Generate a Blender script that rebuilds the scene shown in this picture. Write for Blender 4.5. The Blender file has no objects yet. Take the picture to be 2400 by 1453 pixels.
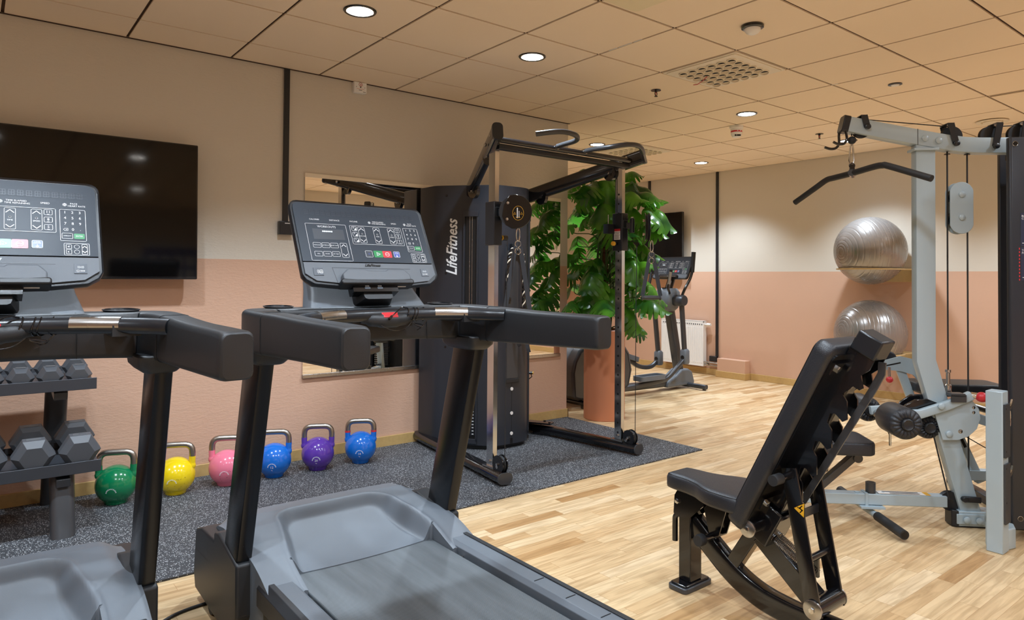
import bpy, bmesh, math, random
from mathutils import Vector as V, Matrix as M, Euler
PI = math.pi
R = math.radians
random.seed(7)
SC = bpy.context.scene
COL = SC.collection

# ---------------------------------------------------------------- materials
def lin(c):
    c = c / 255.0
    return c / 12.92 if c <= 0.04045 else ((c + 0.055) / 1.055) ** 2.4
def rgb(r, g, b):
    return (lin(r), lin(g), lin(b), 1.0)
def nodemat(name):
    m = bpy.data.materials.new(name)
    m.use_nodes = True
    nt = m.node_tree
    return m, nt, nt.nodes['Principled BSDF']
def mk(name, col, rough=0.5, metal=0.0, bump=0.0, scale=200.0, emit=0.0, spec=0.5, coat=0.0, var=0.0, detail=3.0):
    m, nt, p = nodemat(name)
    p.inputs['Base Color'].default_value = col
    p.inputs['Roughness'].default_value = rough
    p.inputs['Metallic'].default_value = metal
    p.inputs['Specular IOR Level'].default_value = spec
    p.inputs['Coat Weight'].default_value = coat
    if emit:
        p.inputs['Emission Color'].default_value = col
        p.inputs['Emission Strength'].default_value = emit
    tc = nt.nodes.new('ShaderNodeTexCoord')
    nz = nt.nodes.new('ShaderNodeTexNoise')
    nz.inputs['Scale'].default_value = scale
    nz.inputs['Detail'].default_value = detail
    nt.links.new(tc.outputs['Object'], nz.inputs['Vector'])
    if bump:
        b = nt.nodes.new('ShaderNodeBump')
        b.inputs['Strength'].default_value = bump
        b.inputs['Distance'].default_value = 0.002
        nt.links.new(nz.outputs['Fac'], b.inputs['Height'])
        nt.links.new(b.outputs['Normal'], p.inputs['Normal'])
    mr = nt.nodes.new('ShaderNodeMapRange')
    mr.inputs['To Min'].default_value = max(0.02, rough - 0.05)
    mr.inputs['To Max'].default_value = min(1.0, rough + 0.05)
    nt.links.new(nz.outputs['Fac'], mr.inputs['Value'])
    nt.links.new(mr.outputs['Result'], p.inputs['Roughness'])
    if var:
        mx = nt.nodes.new('ShaderNodeMix'); mx.data_type = 'RGBA'
        mx.inputs['A'].default_value = tuple(c * (1 - var) for c in col[:3]) + (1,)
        mx.inputs['B'].default_value = tuple(min(1, c * (1 + var)) for c in col[:3]) + (1,)
        nt.links.new(nz.outputs['Fac'], mx.inputs['Factor'])
        nt.links.new(mx.outputs['Result'], p.inputs['Base Color'])
    return m

MAT = {}
MAT['black_plastic'] = mk('black_plastic', rgb(37, 39, 42), 0.42, bump=0.25, scale=900)
MAT['dark_plastic'] = mk('dark_plastic', rgb(27, 29, 33), 0.38, bump=0.15, scale=900)
MAT['grey_plastic'] = mk('grey_plastic', rgb(100, 106, 113), 0.40, bump=0.3, scale=1100)
MAT['black_rubber'] = mk('black_rubber', rgb(34, 35, 37), 0.6, bump=0.2, scale=500)
MAT['gloss_black'] = mk('gloss_black', rgb(17, 17, 20), 0.16, bump=0.05, scale=300, coat=0.4)
MAT['satin_black'] = mk('satin_black', rgb(30, 33, 38), 0.3, bump=0.05, scale=300)
MAT['post_paint'] = mk('post_paint', rgb(24, 26, 30), 0.25, metal=0.3)
MAT['cabinet'] = mk('cabinet', rgb(50, 53, 60), 0.34, metal=0.25, bump=0.05, scale=400)
MAT['void'] = mk('void', rgb(6, 6, 7), 0.5)
MAT['chrome'] = mk('chrome', rgb(205, 205, 205), 0.14, metal=1.0)
MAT['brushed'] = mk('brushed', rgb(178, 177, 175), 0.27, metal=1.0, scale=8)
MAT['silver_paint'] = mk('silver_paint', rgb(172, 188, 196), 0.34, metal=0.08)
MAT['dark_metal'] = mk('dark_metal', rgb(74, 75, 78), 0.33, metal=0.4)
MAT['charcoal'] = mk('charcoal', rgb(66, 69, 75), 0.36, metal=0.3)
MAT['leather'] = mk('leather', rgb(38, 40, 45), 0.42, bump=0.5, scale=260, detail=6)
MAT['white'] = mk('white', rgb(236, 236, 234), 0.35)
MAT['white_plastic'] = mk('white_plastic', rgb(240, 238, 234), 0.4)
MAT['ink_white'] = mk('ink_white', rgb(235, 238, 240), 0.4)
MAT['ink_black'] = mk('ink_black', rgb(12, 12, 13), 0.3)
MAT['panel_blue_grey'] = mk('panel_blue_grey', rgb(56, 63, 72), 0.36, bump=0.1, scale=900, spec=0.22)
MAT['key_dark'] = mk('key_dark', rgb(62, 68, 78), 0.35)
MAT['lcd'] = mk('lcd', rgb(68, 72, 76), 0.3)
MAT['red'] = mk('red', rgb(205, 50, 58), 0.35)
MAT['green'] = mk('green', rgb(46, 140, 82), 0.35)
MAT['blue'] = mk('blue', rgb(70, 92, 175), 0.35)
MAT['yellow'] = mk('yellow', rgb(226, 170, 40), 0.35)
MAT['screen'] = mk('screen', rgb(10, 9, 9), 0.06, spec=0.35)
MAT['terracotta_pot'] = mk('terracotta_pot', rgb(196, 124, 88), 0.4, bump=0.05, scale=200)
MAT['stem'] = mk('stem', rgb(58, 88, 34), 0.5, bump=0.2, scale=80)
MAT['moss'] = mk('moss', rgb(86, 56, 34), 0.9, bump=1.0, scale=120, var=0.5)
MAT['soil'] = mk('soil', rgb(40, 28, 20), 0.95, bump=1.0, scale=120)
MAT['radiator'] = mk('radiator', rgb(240, 240, 238), 0.3)
MAT['oak_trim'] = mk('oak_trim', rgb(196, 162, 104), 0.5, bump=0.1, scale=40, var=0.12)
MAT['ball_grey'] = mk('ball_grey', rgb(160, 157, 155), 0.27, metal=0.6, scale=5)
MAT['wood_shelf'] = mk('wood_shelf', rgb(206, 182, 134), 0.5, var=0.1, scale=30)
MAT['ac_cream'] = mk('ac_cream', rgb(240, 226, 190), 0.5)
MAT['diffuser'] = mk('diffuser', rgb(240, 228, 206), 0.4)
MAT['ceil_tile'] = mk('ceil_tile', rgb(250, 230, 202), 0.75, bump=0.3, scale=400)
MAT['ceil_runner'] = mk('ceil_runner', rgb(66, 42, 24), 0.7)
MAT['lamp'] = mk('lamp', (1.0, 0.96, 0.9, 1), 0.5, emit=14.0)
MAT['led'] = mk('led', (0.75, 0.9, 1.0, 1), 0.5, emit=2.5)
MAT['pad_black'] = mk('pad_black', rgb(24, 24, 26), 0.5)
MAT['kb_steel'] = mk('kb_steel', rgb(168, 162, 154), 0.3, metal=1.0, scale=30)
MAT['strap'] = mk('strap', rgb(52, 54, 60), 0.7, bump=0.5, scale=600)
MAT['hexrubber'] = mk('hexrubber', rgb(80, 83, 88), 0.45, bump=0.15, scale=300)
MAT['ink_grey'] = mk('ink_grey', rgb(92, 95, 98), 0.5)
MAT['tag_white'] = mk('tag_white', rgb(225, 220, 215), 0.5)
MAT['tape_lilac'] = mk('tape_lilac', rgb(150, 145, 185), 0.3)
MAT['skin_print'] = mk('skin_print', rgb(226, 176, 112), 0.5)
MAT['navy_print'] = mk('navy_print', rgb(44, 50, 74), 0.4)
MAT['poster_blue'] = mk('poster_blue', rgb(36, 62, 150), 0.5)
for n, c in dict(green=(12, 122, 76), yellow=(236, 204, 20), pink=(232, 122, 146), blue=(18, 108, 206), violet=(92, 56, 162)).items():
    MAT['kb_' + n] = mk('kb_' + n, rgb(*c), 0.16, coat=0.5, bump=0.12, scale=60)

def add(nt, t, **kw):
    n = nt.nodes.new(t)
    for k, v in kw.items():
        setattr(n, k, v)
    return n
def math_node(nt, op, a, b=None):
    n = nt.nodes.new('ShaderNodeMath'); n.operation = op
    for i, v in enumerate((a, b)):
        if v is None: continue
        if isinstance(v, (int, float)): n.inputs[i].default_value = v
        else: nt.links.new(v, n.inputs[i])
    return n.outputs[0]

def wall_mat(name, split, bump):
    m, nt, p = nodemat(name)
    geo = add(nt, 'ShaderNodeNewGeometry')
    sep = add(nt, 'ShaderNodeSeparateXYZ')
    nt.links.new(geo.outputs['Position'], sep.inputs[0])
    g = math_node(nt, 'GREATER_THAN', sep.outputs['Z'], split)
    mx = add(nt, 'ShaderNodeMix', data_type='RGBA')
    mx.inputs['A'].default_value = rgb(210, 170, 144)
    mx.inputs['B'].default_value = rgb(212, 204, 190)
    nt.links.new(g, mx.inputs['Factor'])
    nz = add(nt, 'ShaderNodeTexNoise'); nz.inputs['Scale'].default_value = 1.6; nz.inputs['Detail'].default_value = 4
    nt.links.new(geo.outputs['Position'], nz.inputs['Vector'])
    hs = add(nt, 'ShaderNodeHueSaturation')
    mr = add(nt, 'ShaderNodeMapRange'); mr.inputs['To Min'].default_value = 0.97; mr.inputs['To Max'].default_value = 1.03
    nt.links.new(nz.outputs['Fac'], mr.inputs['Value'])
    nt.links.new(mr.outputs['Result'], hs.inputs['Value'])
    nt.links.new(mx.outputs['Result'], hs.inputs['Color'])
    nt.links.new(hs.outputs['Color'], p.inputs['Base Color'])
    p.inputs['Roughness'].default_value = 0.6
    mp = add(nt, 'ShaderNodeMapping'); mp.inputs['Scale'].default_value = (0.8, 0.8, 2.2)
    mp.inputs['Rotation'].default_value = (0, R(20), 0)
    nt.links.new(geo.outputs['Position'], mp.inputs['Vector'])
    n2 = add(nt, 'ShaderNodeTexNoise'); n2.inputs['Scale'].default_value = 38; n2.inputs['Detail'].default_value = 6; n2.inputs['Roughness'].default_value = 0.62
    n2.inputs['Distortion'].default_value = 0.5
    nt.links.new(mp.outputs['Vector'], n2.inputs['Vector'])
    b = add(nt, 'ShaderNodeBump'); b.inputs['Strength'].default_value = bump; b.inputs['Distance'].default_value = 0.006
    nt.links.new(n2.outputs['Fac'], b.inputs['Height'])
    nt.links.new(b.outputs['Normal'], p.inputs['Normal'])
    return m
MAT['wall_plaster'] = wall_mat('wall_plaster', 1.385, 0.42)
MAT['wall_smooth'] = wall_mat('wall_smooth', 1.372, 0.08)

def floor_mat():
    m, nt, p = nodemat('oak_parquet')
    geo = add(nt, 'ShaderNodeNewGeometry')
    sep = add(nt, 'ShaderNodeSeparateXYZ')
    nt.links.new(geo.outputs['Position'], sep.inputs[0])
    W, L = 0.071, 0.48
    ry = math_node(nt, 'DIVIDE', sep.outputs['Y'], W)
    row = math_node(nt, 'FLOOR', ry)
    wn = add(nt, 'ShaderNodeTexWhiteNoise', noise_dimensions='1D')
    nt.links.new(row, wn.inputs['W'])
    off = math_node(nt, 'MULTIPLY', wn.outputs['Value'], 7.3)
    rx = math_node(nt, 'ADD', math_node(nt, 'DIVIDE', sep.outputs['X'], L), off)
    colx = math_node(nt, 'FLOOR', rx)
    comb = add(nt, 'ShaderNodeCombineXYZ')
    nt.links.new(row, comb.inputs[0]); nt.links.new(colx, comb.inputs[1])
    w2 = add(nt, 'ShaderNodeTexWhiteNoise', noise_dimensions='3D')
    nt.links.new(comb.outputs[0], w2.inputs['Vector'])
    ramp = add(nt, 'ShaderNodeValToRGB')
    e = ramp.color_ramp.elements
    e[0].position = 0.0; e[0].color = rgb(178, 138, 92)
    e[1].position = 1.0; e[1].color = rgb(226, 200, 162)
    x = e.new(0.18); x.color = rgb(204, 170, 126)
    x = e.new(0.7); x.color = rgb(217, 188, 146)
    nt.links.new(w2.outputs['Value'], ramp.inputs['Fac'])
    # grain, shifted per strip
    mp = add(nt, 'ShaderNodeCombineXYZ')
    nt.links.new(math_node(nt, 'ADD', math_node(nt, 'MULTIPLY', sep.outputs['X'], 2.2), math_node(nt, 'MULTIPLY', w2.outputs['Value'], 40)), mp.inputs[0])
    nt.links.new(math_node(nt, 'MULTIPLY', sep.outputs['Y'], 26), mp.inputs[1])
    gr = add(nt, 'ShaderNodeTexNoise'); gr.inputs['Scale'].default_value = 1.6; gr.inputs['Detail'].default_value = 7; gr.inputs['Distortion'].default_value = 0.9
    nt.links.new(mp.outputs[0], gr.inputs['Vector'])
    r2 = add(nt, 'ShaderNodeValToRGB')
    r2.color_ramp.elements[0].position = 0.36; r2.color_ramp.elements[0].color = (0.66, 0.60, 0.53, 1)
    r2.color_ramp.elements[1].position = 0.60; r2.color_ramp.elements[1].color = (1.06, 1.06, 1.06, 1)
    nt.links.new(gr.outputs['Fac'], r2.inputs['Fac'])
    mul = add(nt, 'ShaderNodeMix', data_type='RGBA', blend_type='MULTIPLY'); mul.inputs['Factor'].default_value = 0.7
    nt.links.new(ramp.outputs['Color'], mul.inputs['A']); nt.links.new(r2.outputs['Color'], mul.inputs['B'])
    # joints
    fy = math_node(nt, 'FRACT', ry); fx = math_node(nt, 'FRACT', rx)
    jy = math_node(nt, 'LESS_THAN', fy, 0.018)
    jx = math_node(nt, 'LESS_THAN', fx, 0.0035)
    j = math_node(nt, 'MAXIMUM', jy, jx)
    mj = add(nt, 'ShaderNodeMix', data_type='RGBA'); mj.inputs['B'].default_value = rgb(150, 104, 60)
    nt.links.new(math_node(nt, 'MULTIPLY', j, 0.7), mj.inputs['Factor'])
    nt.links.new(mul.outputs['Result'], mj.inputs['A'])
    nt.links.new(mj.outputs['Result'], p.inputs['Base Color'])
    p.inputs['Roughness'].default_value = 0.36
    p.inputs['Specular IOR Level'].default_value = 0.4
    return m
MAT['parquet'] = floor_mat()

def rubber_mat():
    m, nt, p = nodemat('speckled_rubber')
    geo = add(nt, 'ShaderNodeNewGeometry')
    vo = add(nt, 'ShaderNodeTexVoronoi'); vo.inputs['Scale'].default_value = 200
    nt.links.new(geo.outputs['Position'], vo.inputs['Vector'])
    sp = add(nt, 'ShaderNodeSeparateColor')
    nt.links.new(vo.outputs['Color'], sp.inputs[0])
    sel = math_node(nt, 'GREATER_THAN', sp.outputs[0], 0.72)
    near = math_node(nt, 'LESS_THAN', vo.outputs['Distance'], 0.42)
    mx = add(nt, 'ShaderNodeMix', data_type='RGBA')
    mx.inputs['A'].default_value = rgb(58, 60, 64); mx.inputs['B'].default_value = rgb(205, 207, 210)
    nt.links.new(math_node(nt, 'MULTIPLY', sel, near), mx.inputs['Factor'])
    nt.links.new(mx.outputs['Result'], p.inputs['Base Color'])
    p.inputs['Roughness'].default_value = 0.7
    b = add(nt, 'ShaderNodeBump'); b.inputs['Strength'].default_value = 0.3; b.inputs['Distance'].default_value = 0.002
    nt.links.new(vo.outputs['Distance'], b.inputs['Height']); nt.links.new(b.outputs['Normal'], p.inputs['Normal'])
    return m
MAT['rubber_mat'] = rubber_mat()

def belt_mat():
    m, nt, p = nodemat('running_belt')
    tc = add(nt, 'ShaderNodeTexCoord')
    sep = add(nt, 'ShaderNodeSeparateXYZ'); nt.links.new(tc.outputs['Object'], sep.inputs[0])
    sx = math_node(nt, 'SINE', math_node(nt, 'MULTIPLY', sep.outputs['X'], 1500))
    sy = math_node(nt, 'SINE', math_node(nt, 'MULTIPLY', sep.outputs['Y'], 1500))
    h = math_node(nt, 'MULTIPLY', sx, sy)
    nz = add(nt, 'ShaderNodeTexNoise'); nz.inputs['Scale'].default_value = 3.0; nz.inputs['Detail'].default_value = 6
    mp = add(nt, 'ShaderNodeMapping'); mp.inputs['Scale'].default_value = (9, 0.8, 1)
    nt.links.new(tc.outputs['Object'], mp.inputs['Vector']); nt.links.new(mp.outputs['Vector'], nz.inputs['Vector'])
    f = math_node(nt, 'ADD', math_node(nt, 'MULTIPLY', h, 0.35), nz.outputs['Fac'])
    mx = add(nt, 'ShaderNodeMix', data_type='RGBA')
    mx.inputs['A'].default_value = rgb(60, 64, 66); mx.inputs['B'].default_value = rgb(112, 118, 122)
    nt.links.new(f, mx.inputs['Factor']); nt.links.new(mx.outputs['Result'], p.inputs['Base Color'])
    p.inputs['Roughness'].default_value = 0.45
    b = add(nt, 'ShaderNodeBump'); b.inputs['Strength'].default_value = 0.4; b.inputs['Distance'].default_value = 0.001
    nt.links.new(h, b.inputs['Height']); nt.links.new(b.outputs['Normal'], p.inputs['Normal'])
    return m
MAT['belt'] = belt_mat()

def leaf_mat():
    m, nt, p = nodemat('monstera_leaf')
    geo = add(nt, 'ShaderNodeNewGeometry')
    oi = add(nt, 'ShaderNodeTexNoise'); oi.inputs['Scale'].default_value = 4.0
    nt.links.new(geo.outputs['Position'], oi.inputs['Vector'])
    ramp = add(nt, 'ShaderNodeValToRGB'); e = ramp.color_ramp.elements
    e[0].position = 0.38; e[0].color = rgb(22, 66, 28)
    e[1].position = 0.68; e[1].color = rgb(96, 158, 44)
    nt.links.new(oi.outputs['Fac'], ramp.inputs['Fac'])
    nt.links.new(ramp.outputs['Color'], p.inputs['Base Color'])
    p.inputs['Roughness'].default_value = 0.26
    p.inputs['Subsurface Weight'].default_value = 0.0
    tr = add(nt, 'ShaderNodeBsdfTranslucent'); tr.inputs['Color'].default_value = rgb(90, 170, 50)
    ms = add(nt, 'ShaderNodeMixShader'); ms.inputs[0].default_value = 0.25
    out = nt.nodes['Material Output']
    nt.links.new(p.outputs[0], ms.inputs[1]); nt.links.new(tr.outputs[0], ms.inputs[2]); nt.links.new(ms.outputs[0], out.inputs['Surface'])
    return m
MAT['leaf'] = leaf_mat()
MAT['mirror'] = mk('mirror', (0.93, 0.93, 0.92, 1), 0.0, metal=1.0)
for n in MAT['mirror'].node_tree.nodes:
    if n.type == 'BSDF_PRINCIPLED':
        for l in list(MAT['mirror'].node_tree.links):
            if l.to_node == n and l.to_socket.name == 'Roughness': MAT['mirror'].node_tree.links.remove(l)
        n.inputs['Roughness'].default_value = 0.0

# ---------------------------------------------------------------- mesh builder
def frame_mat(o, x, z=None, y=None):
    """matrix with origin o, X axis x and Z axis z"""
    x = V(x).normalized()
    if z is not None:
        z = V(z); y = z.cross(x).normalized(); z = x.cross(y).normalized()
    else:
        y = V(y); z = x.cross(y).normalized(); y = z.cross(x).normalized()
    m = M((x, y, z)).transposed().to_4x4()
    m.translation = V(o)
    return m

class MB:
    def __init__(self, mats='black_plastic', xf=None):
        self.bm = bmesh.new()
        self.mats = [mats] if isinstance(mats, str) else list(mats)
        self.xf = xf or M.Identity(4)
        self.cur = 0
    def m(self, name):
        if name not in self.mats: self.mats.append(name)
        self.cur = self.mats.index(name); return self
    def vs(self, pts):
        return [self.bm.verts.new(self.xf @ V(p)) for p in pts]
    def f(self, vv):
        try:
            fc = self.bm.faces.new(vv); fc.material_index = self.cur; return fc
        except ValueError:
            return None
    def rings(self, rings, closed=False, cap=True, cap2=True):
        rv = [self.vs(r) for r in rings]
        n = len(rv[0])
        k = len(rv)
        for i in range(k if closed else k - 1):
            a, b = rv[i], rv[(i + 1) % k]
            for j in range(n):
                self.f([a[j], a[(j + 1) % n], b[(j + 1) % n], b[j]])
        if not closed:
            if cap: self.f(list(reversed(rv[0])))
            if cap2: self.f(rv[-1])
        return self
    def box(self, c, s, rot=None):
        c = V(c); s = V(s) / 2
        m = rot.to_matrix() if isinstance(rot, Euler) else (rot or M.Identity(3))
        P = [(-1, -1), (1, -1), (1, 1), (-1, 1)]
        self.rings([[c + m @ V((x * s.x, y * s.y, z * s.z)) for x, y in P] for z in (-1, 1)])
        return self
    def b2(self, a, b):
        a = V(a); b = V(b)
        return self.box((a + b) / 2, [abs(t) for t in (b - a)])
    def prism(self, poly, axis, a, b):
        def p(u, v, t): return {'x': (t, u, v), 'y': (u, t, v), 'z': (u, v, t)}[axis]
        area = sum(poly[i][0] * poly[(i + 1) % len(poly)][1] - poly[(i + 1) % len(poly)][0] * poly[i][1] for i in range(len(poly)))
        if (area < 0) != (axis == 'y'): poly = poly[::-1]
        if a > b: a, b = b, a
        self.rings([[p(u, v, a) for u, v in poly], [p(u, v, b) for u, v in poly]])
        return self
    def cyl(self, p0, p1, r, r2=None, seg=20, cap=True):
        p0 = V(p0); p1 = V(p1); r2 = r if r2 is None else r2
        d = (p1 - p0).normalized()
        a = d.orthogonal().normalized(); b = d.cross(a)
        R_ = lambda c, q: [c + (a * math.cos(2 * PI * i / seg) + b * math.sin(2 * PI * i / seg)) * q for i in range(seg)]
        self.rings([R_(p0, r), R_(p1, r2)], cap=cap, cap2=cap)
        return self
    def lathe(self, prof, o=(0, 0, 0), d=(0, 0, 1), seg=32, cap=True):
        o = V(o); d = V(d).normalized()
        a = d.orthogonal().normalized(); b = d.cross(a)
        self.rings([[o + d * z + (a * math.cos(2 * PI * i / seg) + b * math.sin(2 * PI * i / seg)) * max(r, 1e-4) for i in range(seg)] for r, z in prof], cap=cap, cap2=cap)
        return self
    def sphere(self, c, r, seg=24, n=14, sc=(1, 1, 1)):
        c = V(c)
        self.rings([[c + V((r * sc[0] * math.sin(t) * math.cos(2 * PI * i / seg), r * sc[1] * math.sin(t) * math.sin(2 * PI * i / seg), -r * sc[2] * math.cos(t))) for i in range(seg)]
                    for t in [max(0.02, min(PI - 0.02, PI * k / n)) for k in range(n + 1)]])
        return self
    def tube(self, pts, r, seg=10, closed=False, prof=None, up=None):
        """sweep a circle (or a profile of (side, up) pairs) along pts"""
        pts = [V(p) for p in pts]; n = len(pts)
        rings = []; prev = None
        for i, p in enumerate(pts):
            if closed: t = (pts[(i + 1) % n] - pts[i - 1])
            elif i == 0: t = pts[1] - p
            elif i == n - 1: t = p - pts[-2]
            else: t = (pts[i + 1] - p).normalized() + (p - pts[i - 1]).normalized()
            t.normalize()
            if up is not None:
                a = V(up).cross(t)
                if a.length < 1e-5: a = t.orthogonal()
                a.normalize()
            elif prev is None: a = t.orthogonal().normalized()
            else:
                a = prev - t * prev.dot(t); a.normalize()
            prev = a; b = t.cross(a)
            rr = r[i] if isinstance(r, (list, tuple)) else r
            if prof is None: rings.append([p + (a * math.cos(2 * PI * k / seg) + b * math.sin(2 * PI * k / seg)) * rr for k in range(seg)])
            else: rings.append([p + a * u * rr + b * v * rr for u, v in (prof[i] if isinstance(prof[0][0], (list, tuple)) else prof)])
        self.rings(rings, closed=closed)
        return self
    def bar(self, p0, p1, w, h, up=(0, 0, 1)):
        """rectangular tube; w across, h along up"""
        return self.tube([p0, p1], 1.0, prof=[(-w / 2, -h / 2), (w / 2, -h / 2), (w / 2, h / 2), (-w / 2, h / 2)], up=up)
    def text(self, s, o, size, x=(1, 0, 0), n=(0, 0, 1), shear=0.0, align='CENTER', bold=0.0, sx=1.0):
        cu = bpy.data.curves.new('t', 'FONT'); cu.body = s; cu.size = size; cu.shear = shear
        cu.align_x = align; cu.align_y = 'CENTER'; cu.resolution_u = 2; cu.offset = bold
        ob = bpy.data.objects.new('t', cu)
        me = bpy.data.meshes.new_from_object(ob)
        fm = frame_mat(o, x, z=n)
        vv = [self.bm.verts.new(self.xf @ (fm @ V((v.co.x * sx, v.co.y, v.co.z)))) for v in me.vertices]
        for p in me.polygons: self.f([vv[i] for i in p.vertices])
        bpy.data.objects.remove(ob); bpy.data.meshes.remove(me); bpy.data.curves.remove(cu)
        return self
    def dash(self, o, w, h, x=(1, 0, 0), n=(0, 0, 1), k=4):
        """a row of small bars standing for print too fine to read"""
        for i in range(k):
            a = -w / 2 + w * i / k
            self.flat([(a, -h / 2), (a + w / k * .72, -h / 2), (a + w / k * .72, h / 2), (a, h / 2)], o, x, n)
        return self
    def line(self, pts, w, o, x, n, closed=True, h=0.0):
        """thin flat outline in a plane; pts are 2d"""
        fm = frame_mat(o, x, z=n); k = len(pts)
        for i in range(k if closed else k - 1):
            a = V(pts[i]).to_2d(); b = V(pts[(i + 1) % k]).to_2d(); d = (b - a).normalized() * w / 2; q = V((-d.y, d.x))
            c = [a - d + q, a - d - q, b + d - q, b + d + q]
            self.f(self.vs([fm @ V((p.x, p.y, h)) for p in c]))
        return self
    def flat(self, pts, o, x, n, h=0.0):
        fm = frame_mat(o, x, z=n)
        self.f(self.vs([fm @ V((p[0], p[1], h)) for p in pts])); return self
    def build(self, name, parent=None, bevel=0.0, smooth=40, seg=2, label=None, doubles=False, subd=0, kind=None):
        bmesh.ops.recalc_face_normals(self.bm, faces=self.bm.faces)
        if doubles: bmesh.ops.remove_doubles(self.bm, verts=self.bm.verts, dist=1e-4)
        me = bpy.data.meshes.new(name); self.bm.to_mesh(me); self.bm.free()
        for k in self.mats: me.materials.append(MAT[k])
        o = bpy.data.objects.new(name, me); COL.objects.link(o)
        if smooth:
            me.shade_smooth()
            me.set_sharp_from_angle(angle=R(smooth))
        if bevel:
            b = o.modifiers.new('bevel', 'BEVEL'); b.width = bevel; b.segments = seg; b.limit_method = 'ANGLE'; b.angle_limit = R(38)
            b.harden_normals = False
        if subd:
            s = o.modifiers.new('sub', 'SUBSURF'); s.levels = subd; s.render_levels = subd
        if parent: o.parent = parent
        if label: o['label'] = label
        if kind: o['kind'] = kind
        return o

def thing(name, label, cat, loc=(0, 0, 0), rz=0.0, group=None):
    o = bpy.data.objects.new(name, None); COL.objects.link(o)
    o.empty_display_size = 0.05
    o.location = loc; o.rotation_euler = (0, 0, rz)
    o['label'] = label; o['category'] = cat
    if group: o['group'] = group
    return o
def tag(o, label, cat, group=None, kind=None):
    o['label'] = label; o['category'] = cat
    if group: o['group'] = group
    if kind: o['kind'] = kind
    return o
def struct(o):
    o['kind'] = 'structure'; return o
def copy_tree(o, parent=None):
    c = o.copy(); COL.objects.link(c)
    c.parent = parent
    for ch in list(o.children): copy_tree(ch, c)
    return c
def arc(c, r, a0, a1, n, plane='xy'):
    out = []
    for i in range(n + 1):
        a = R(a0 + (a1 - a0) * i / n); u, v = r * math.cos(a), r * math.sin(a)
        out.append({'xy': (c[0] + u, c[1] + v, c[2]), 'xz': (c[0] + u, c[1], c[2] + v), 'yz': (c[0], c[1] + u, c[2] + v)}[plane])
    return out
def rrect(w, h, r, n=4, cx=0, cy=0):
    """rounded rectangle outline, counter-clockwise, as 2d points"""
    out = []
    for sx, sy, a in ((1, 1, 0), (-1, 1, 90), (-1, -1, 180), (1, -1, 270)):
        for i in range(n + 1):
            t = R(a + 90 * i / n)
            out.append((cx + sx * (w / 2 - r) + r * math.cos(t), cy + sy * (h / 2 - r) + r * math.sin(t)))
    return out
def smooth_path(pts, n=6):
    """Catmull-Rom through pts"""
    P = [V(p) for p in pts]; P = [P[0] * 2 - P[1]] + P + [P[-1] * 2 - P[-2]]
    out = []
    for i in range(1, len(P) - 2):
        for k in range(n):
            t = k / n
            a, b, c, d = P[i - 1], P[i], P[i + 1], P[i + 2]
            out.append(0.5 * ((2 * b) + (-a + c) * t + (2 * a - 5 * b + 4 * c - d) * t * t + (-a + 3 * b - 3 * c + d) * t ** 3))
    out.append(P[-2]); return out
# ================================================================ ROOM
XL, XB, YW, YR, YF, H = -3.0, 7.78, 4.66, -1.8, 9.0, 2.71
struct(MB('parquet').b2((XL - .2, YR - .2, -0.1), (XB + .2, YF + .2, 0)).build('floor', smooth=0))
struct(MB('wall_plaster').b2((XL, YW, 0), (4.305, YW + .2, H)).build('wall_left', smooth=0))
struct(MB('wall_plaster').b2((4.105, YW + .2, 0), (4.305, YF, H)).build('wall_alcove', smooth=0))
struct(MB('wall_smooth').b2((XB, YR - .2, 0), (XB + .2, YF + .2, H)).build('wall_back', smooth=0))
struct(MB('wall_smooth').b2((4.105, YF, 0), (XB, YF + .2, H)).build('wall_far', smooth=0))
struct(MB('wall_smooth').b2((XL - .2, YR - .2, 0), (XB, YR, H)).build('wall_right', smooth=0))
struct(MB('wall_smooth').b2((XL - .2, YR, 0), (XL, YW + .2, H)).build('wall_rear', smooth=0))
# ceiling: sunken runners with lay-in tiles hanging 9 mm below them
c = MB('ceil_runner'); c.b2((XL - .2, YR - .2, H), (XB + .2, YF + .2, H + .1)); c.m('ceil_tile')
g = .008
xs = [XL] + [.107 + .6 * i for i in range(-5, 13)] + [XB]
ys = [YR] + [.081 + .6 * i for i in range(-3, 15)] + [YF]
for i in range(len(xs) - 1):
    for j in range(len(ys) - 1):
        if xs[i] > xs[i + 1] - .05 or ys[j] > ys[j + 1] - .03: continue
        c.b2((xs[i] + g, ys[j] + g, H - .009), (xs[i + 1] - g, ys[j + 1] - g, H - .001))
struct(c.build('ceiling', smooth=0))
# baseboards
BH = .082
struct(MB('oak_trim').b2((XL, YW - .014, 0), (4.318, YW - .0005, BH)).build('baseboard_left', bevel=.003))
struct(MB('oak_trim').b2((4.3055, YW - .014, 0), (4.318, YF, BH)).build('baseboard_alcove', bevel=.003))
struct(MB('oak_trim').b2((XB - .014, YR, 0), (XB - .0005, 4.985, BH)).b2((XB - .014, 5.425, 0), (XB - .0005, YF, BH)).build('baseboard_back', bevel=.003))
struct(MB('ceil_runner').b2((XL, YW - .018, H - .012), (4.315, YW - .0005, H - .0095)).build('trim_1', smooth=0))
# boxed-in pipe run low on the back wall
struct(MB('wall_smooth').b2((7.665, 5.0, 0.0), (XB, 5.41, .24)).m('oak_trim').b2((7.651, 4.986, 0), (XB, 5.424, BH)).build('trim_2', bevel=.004))

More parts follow.
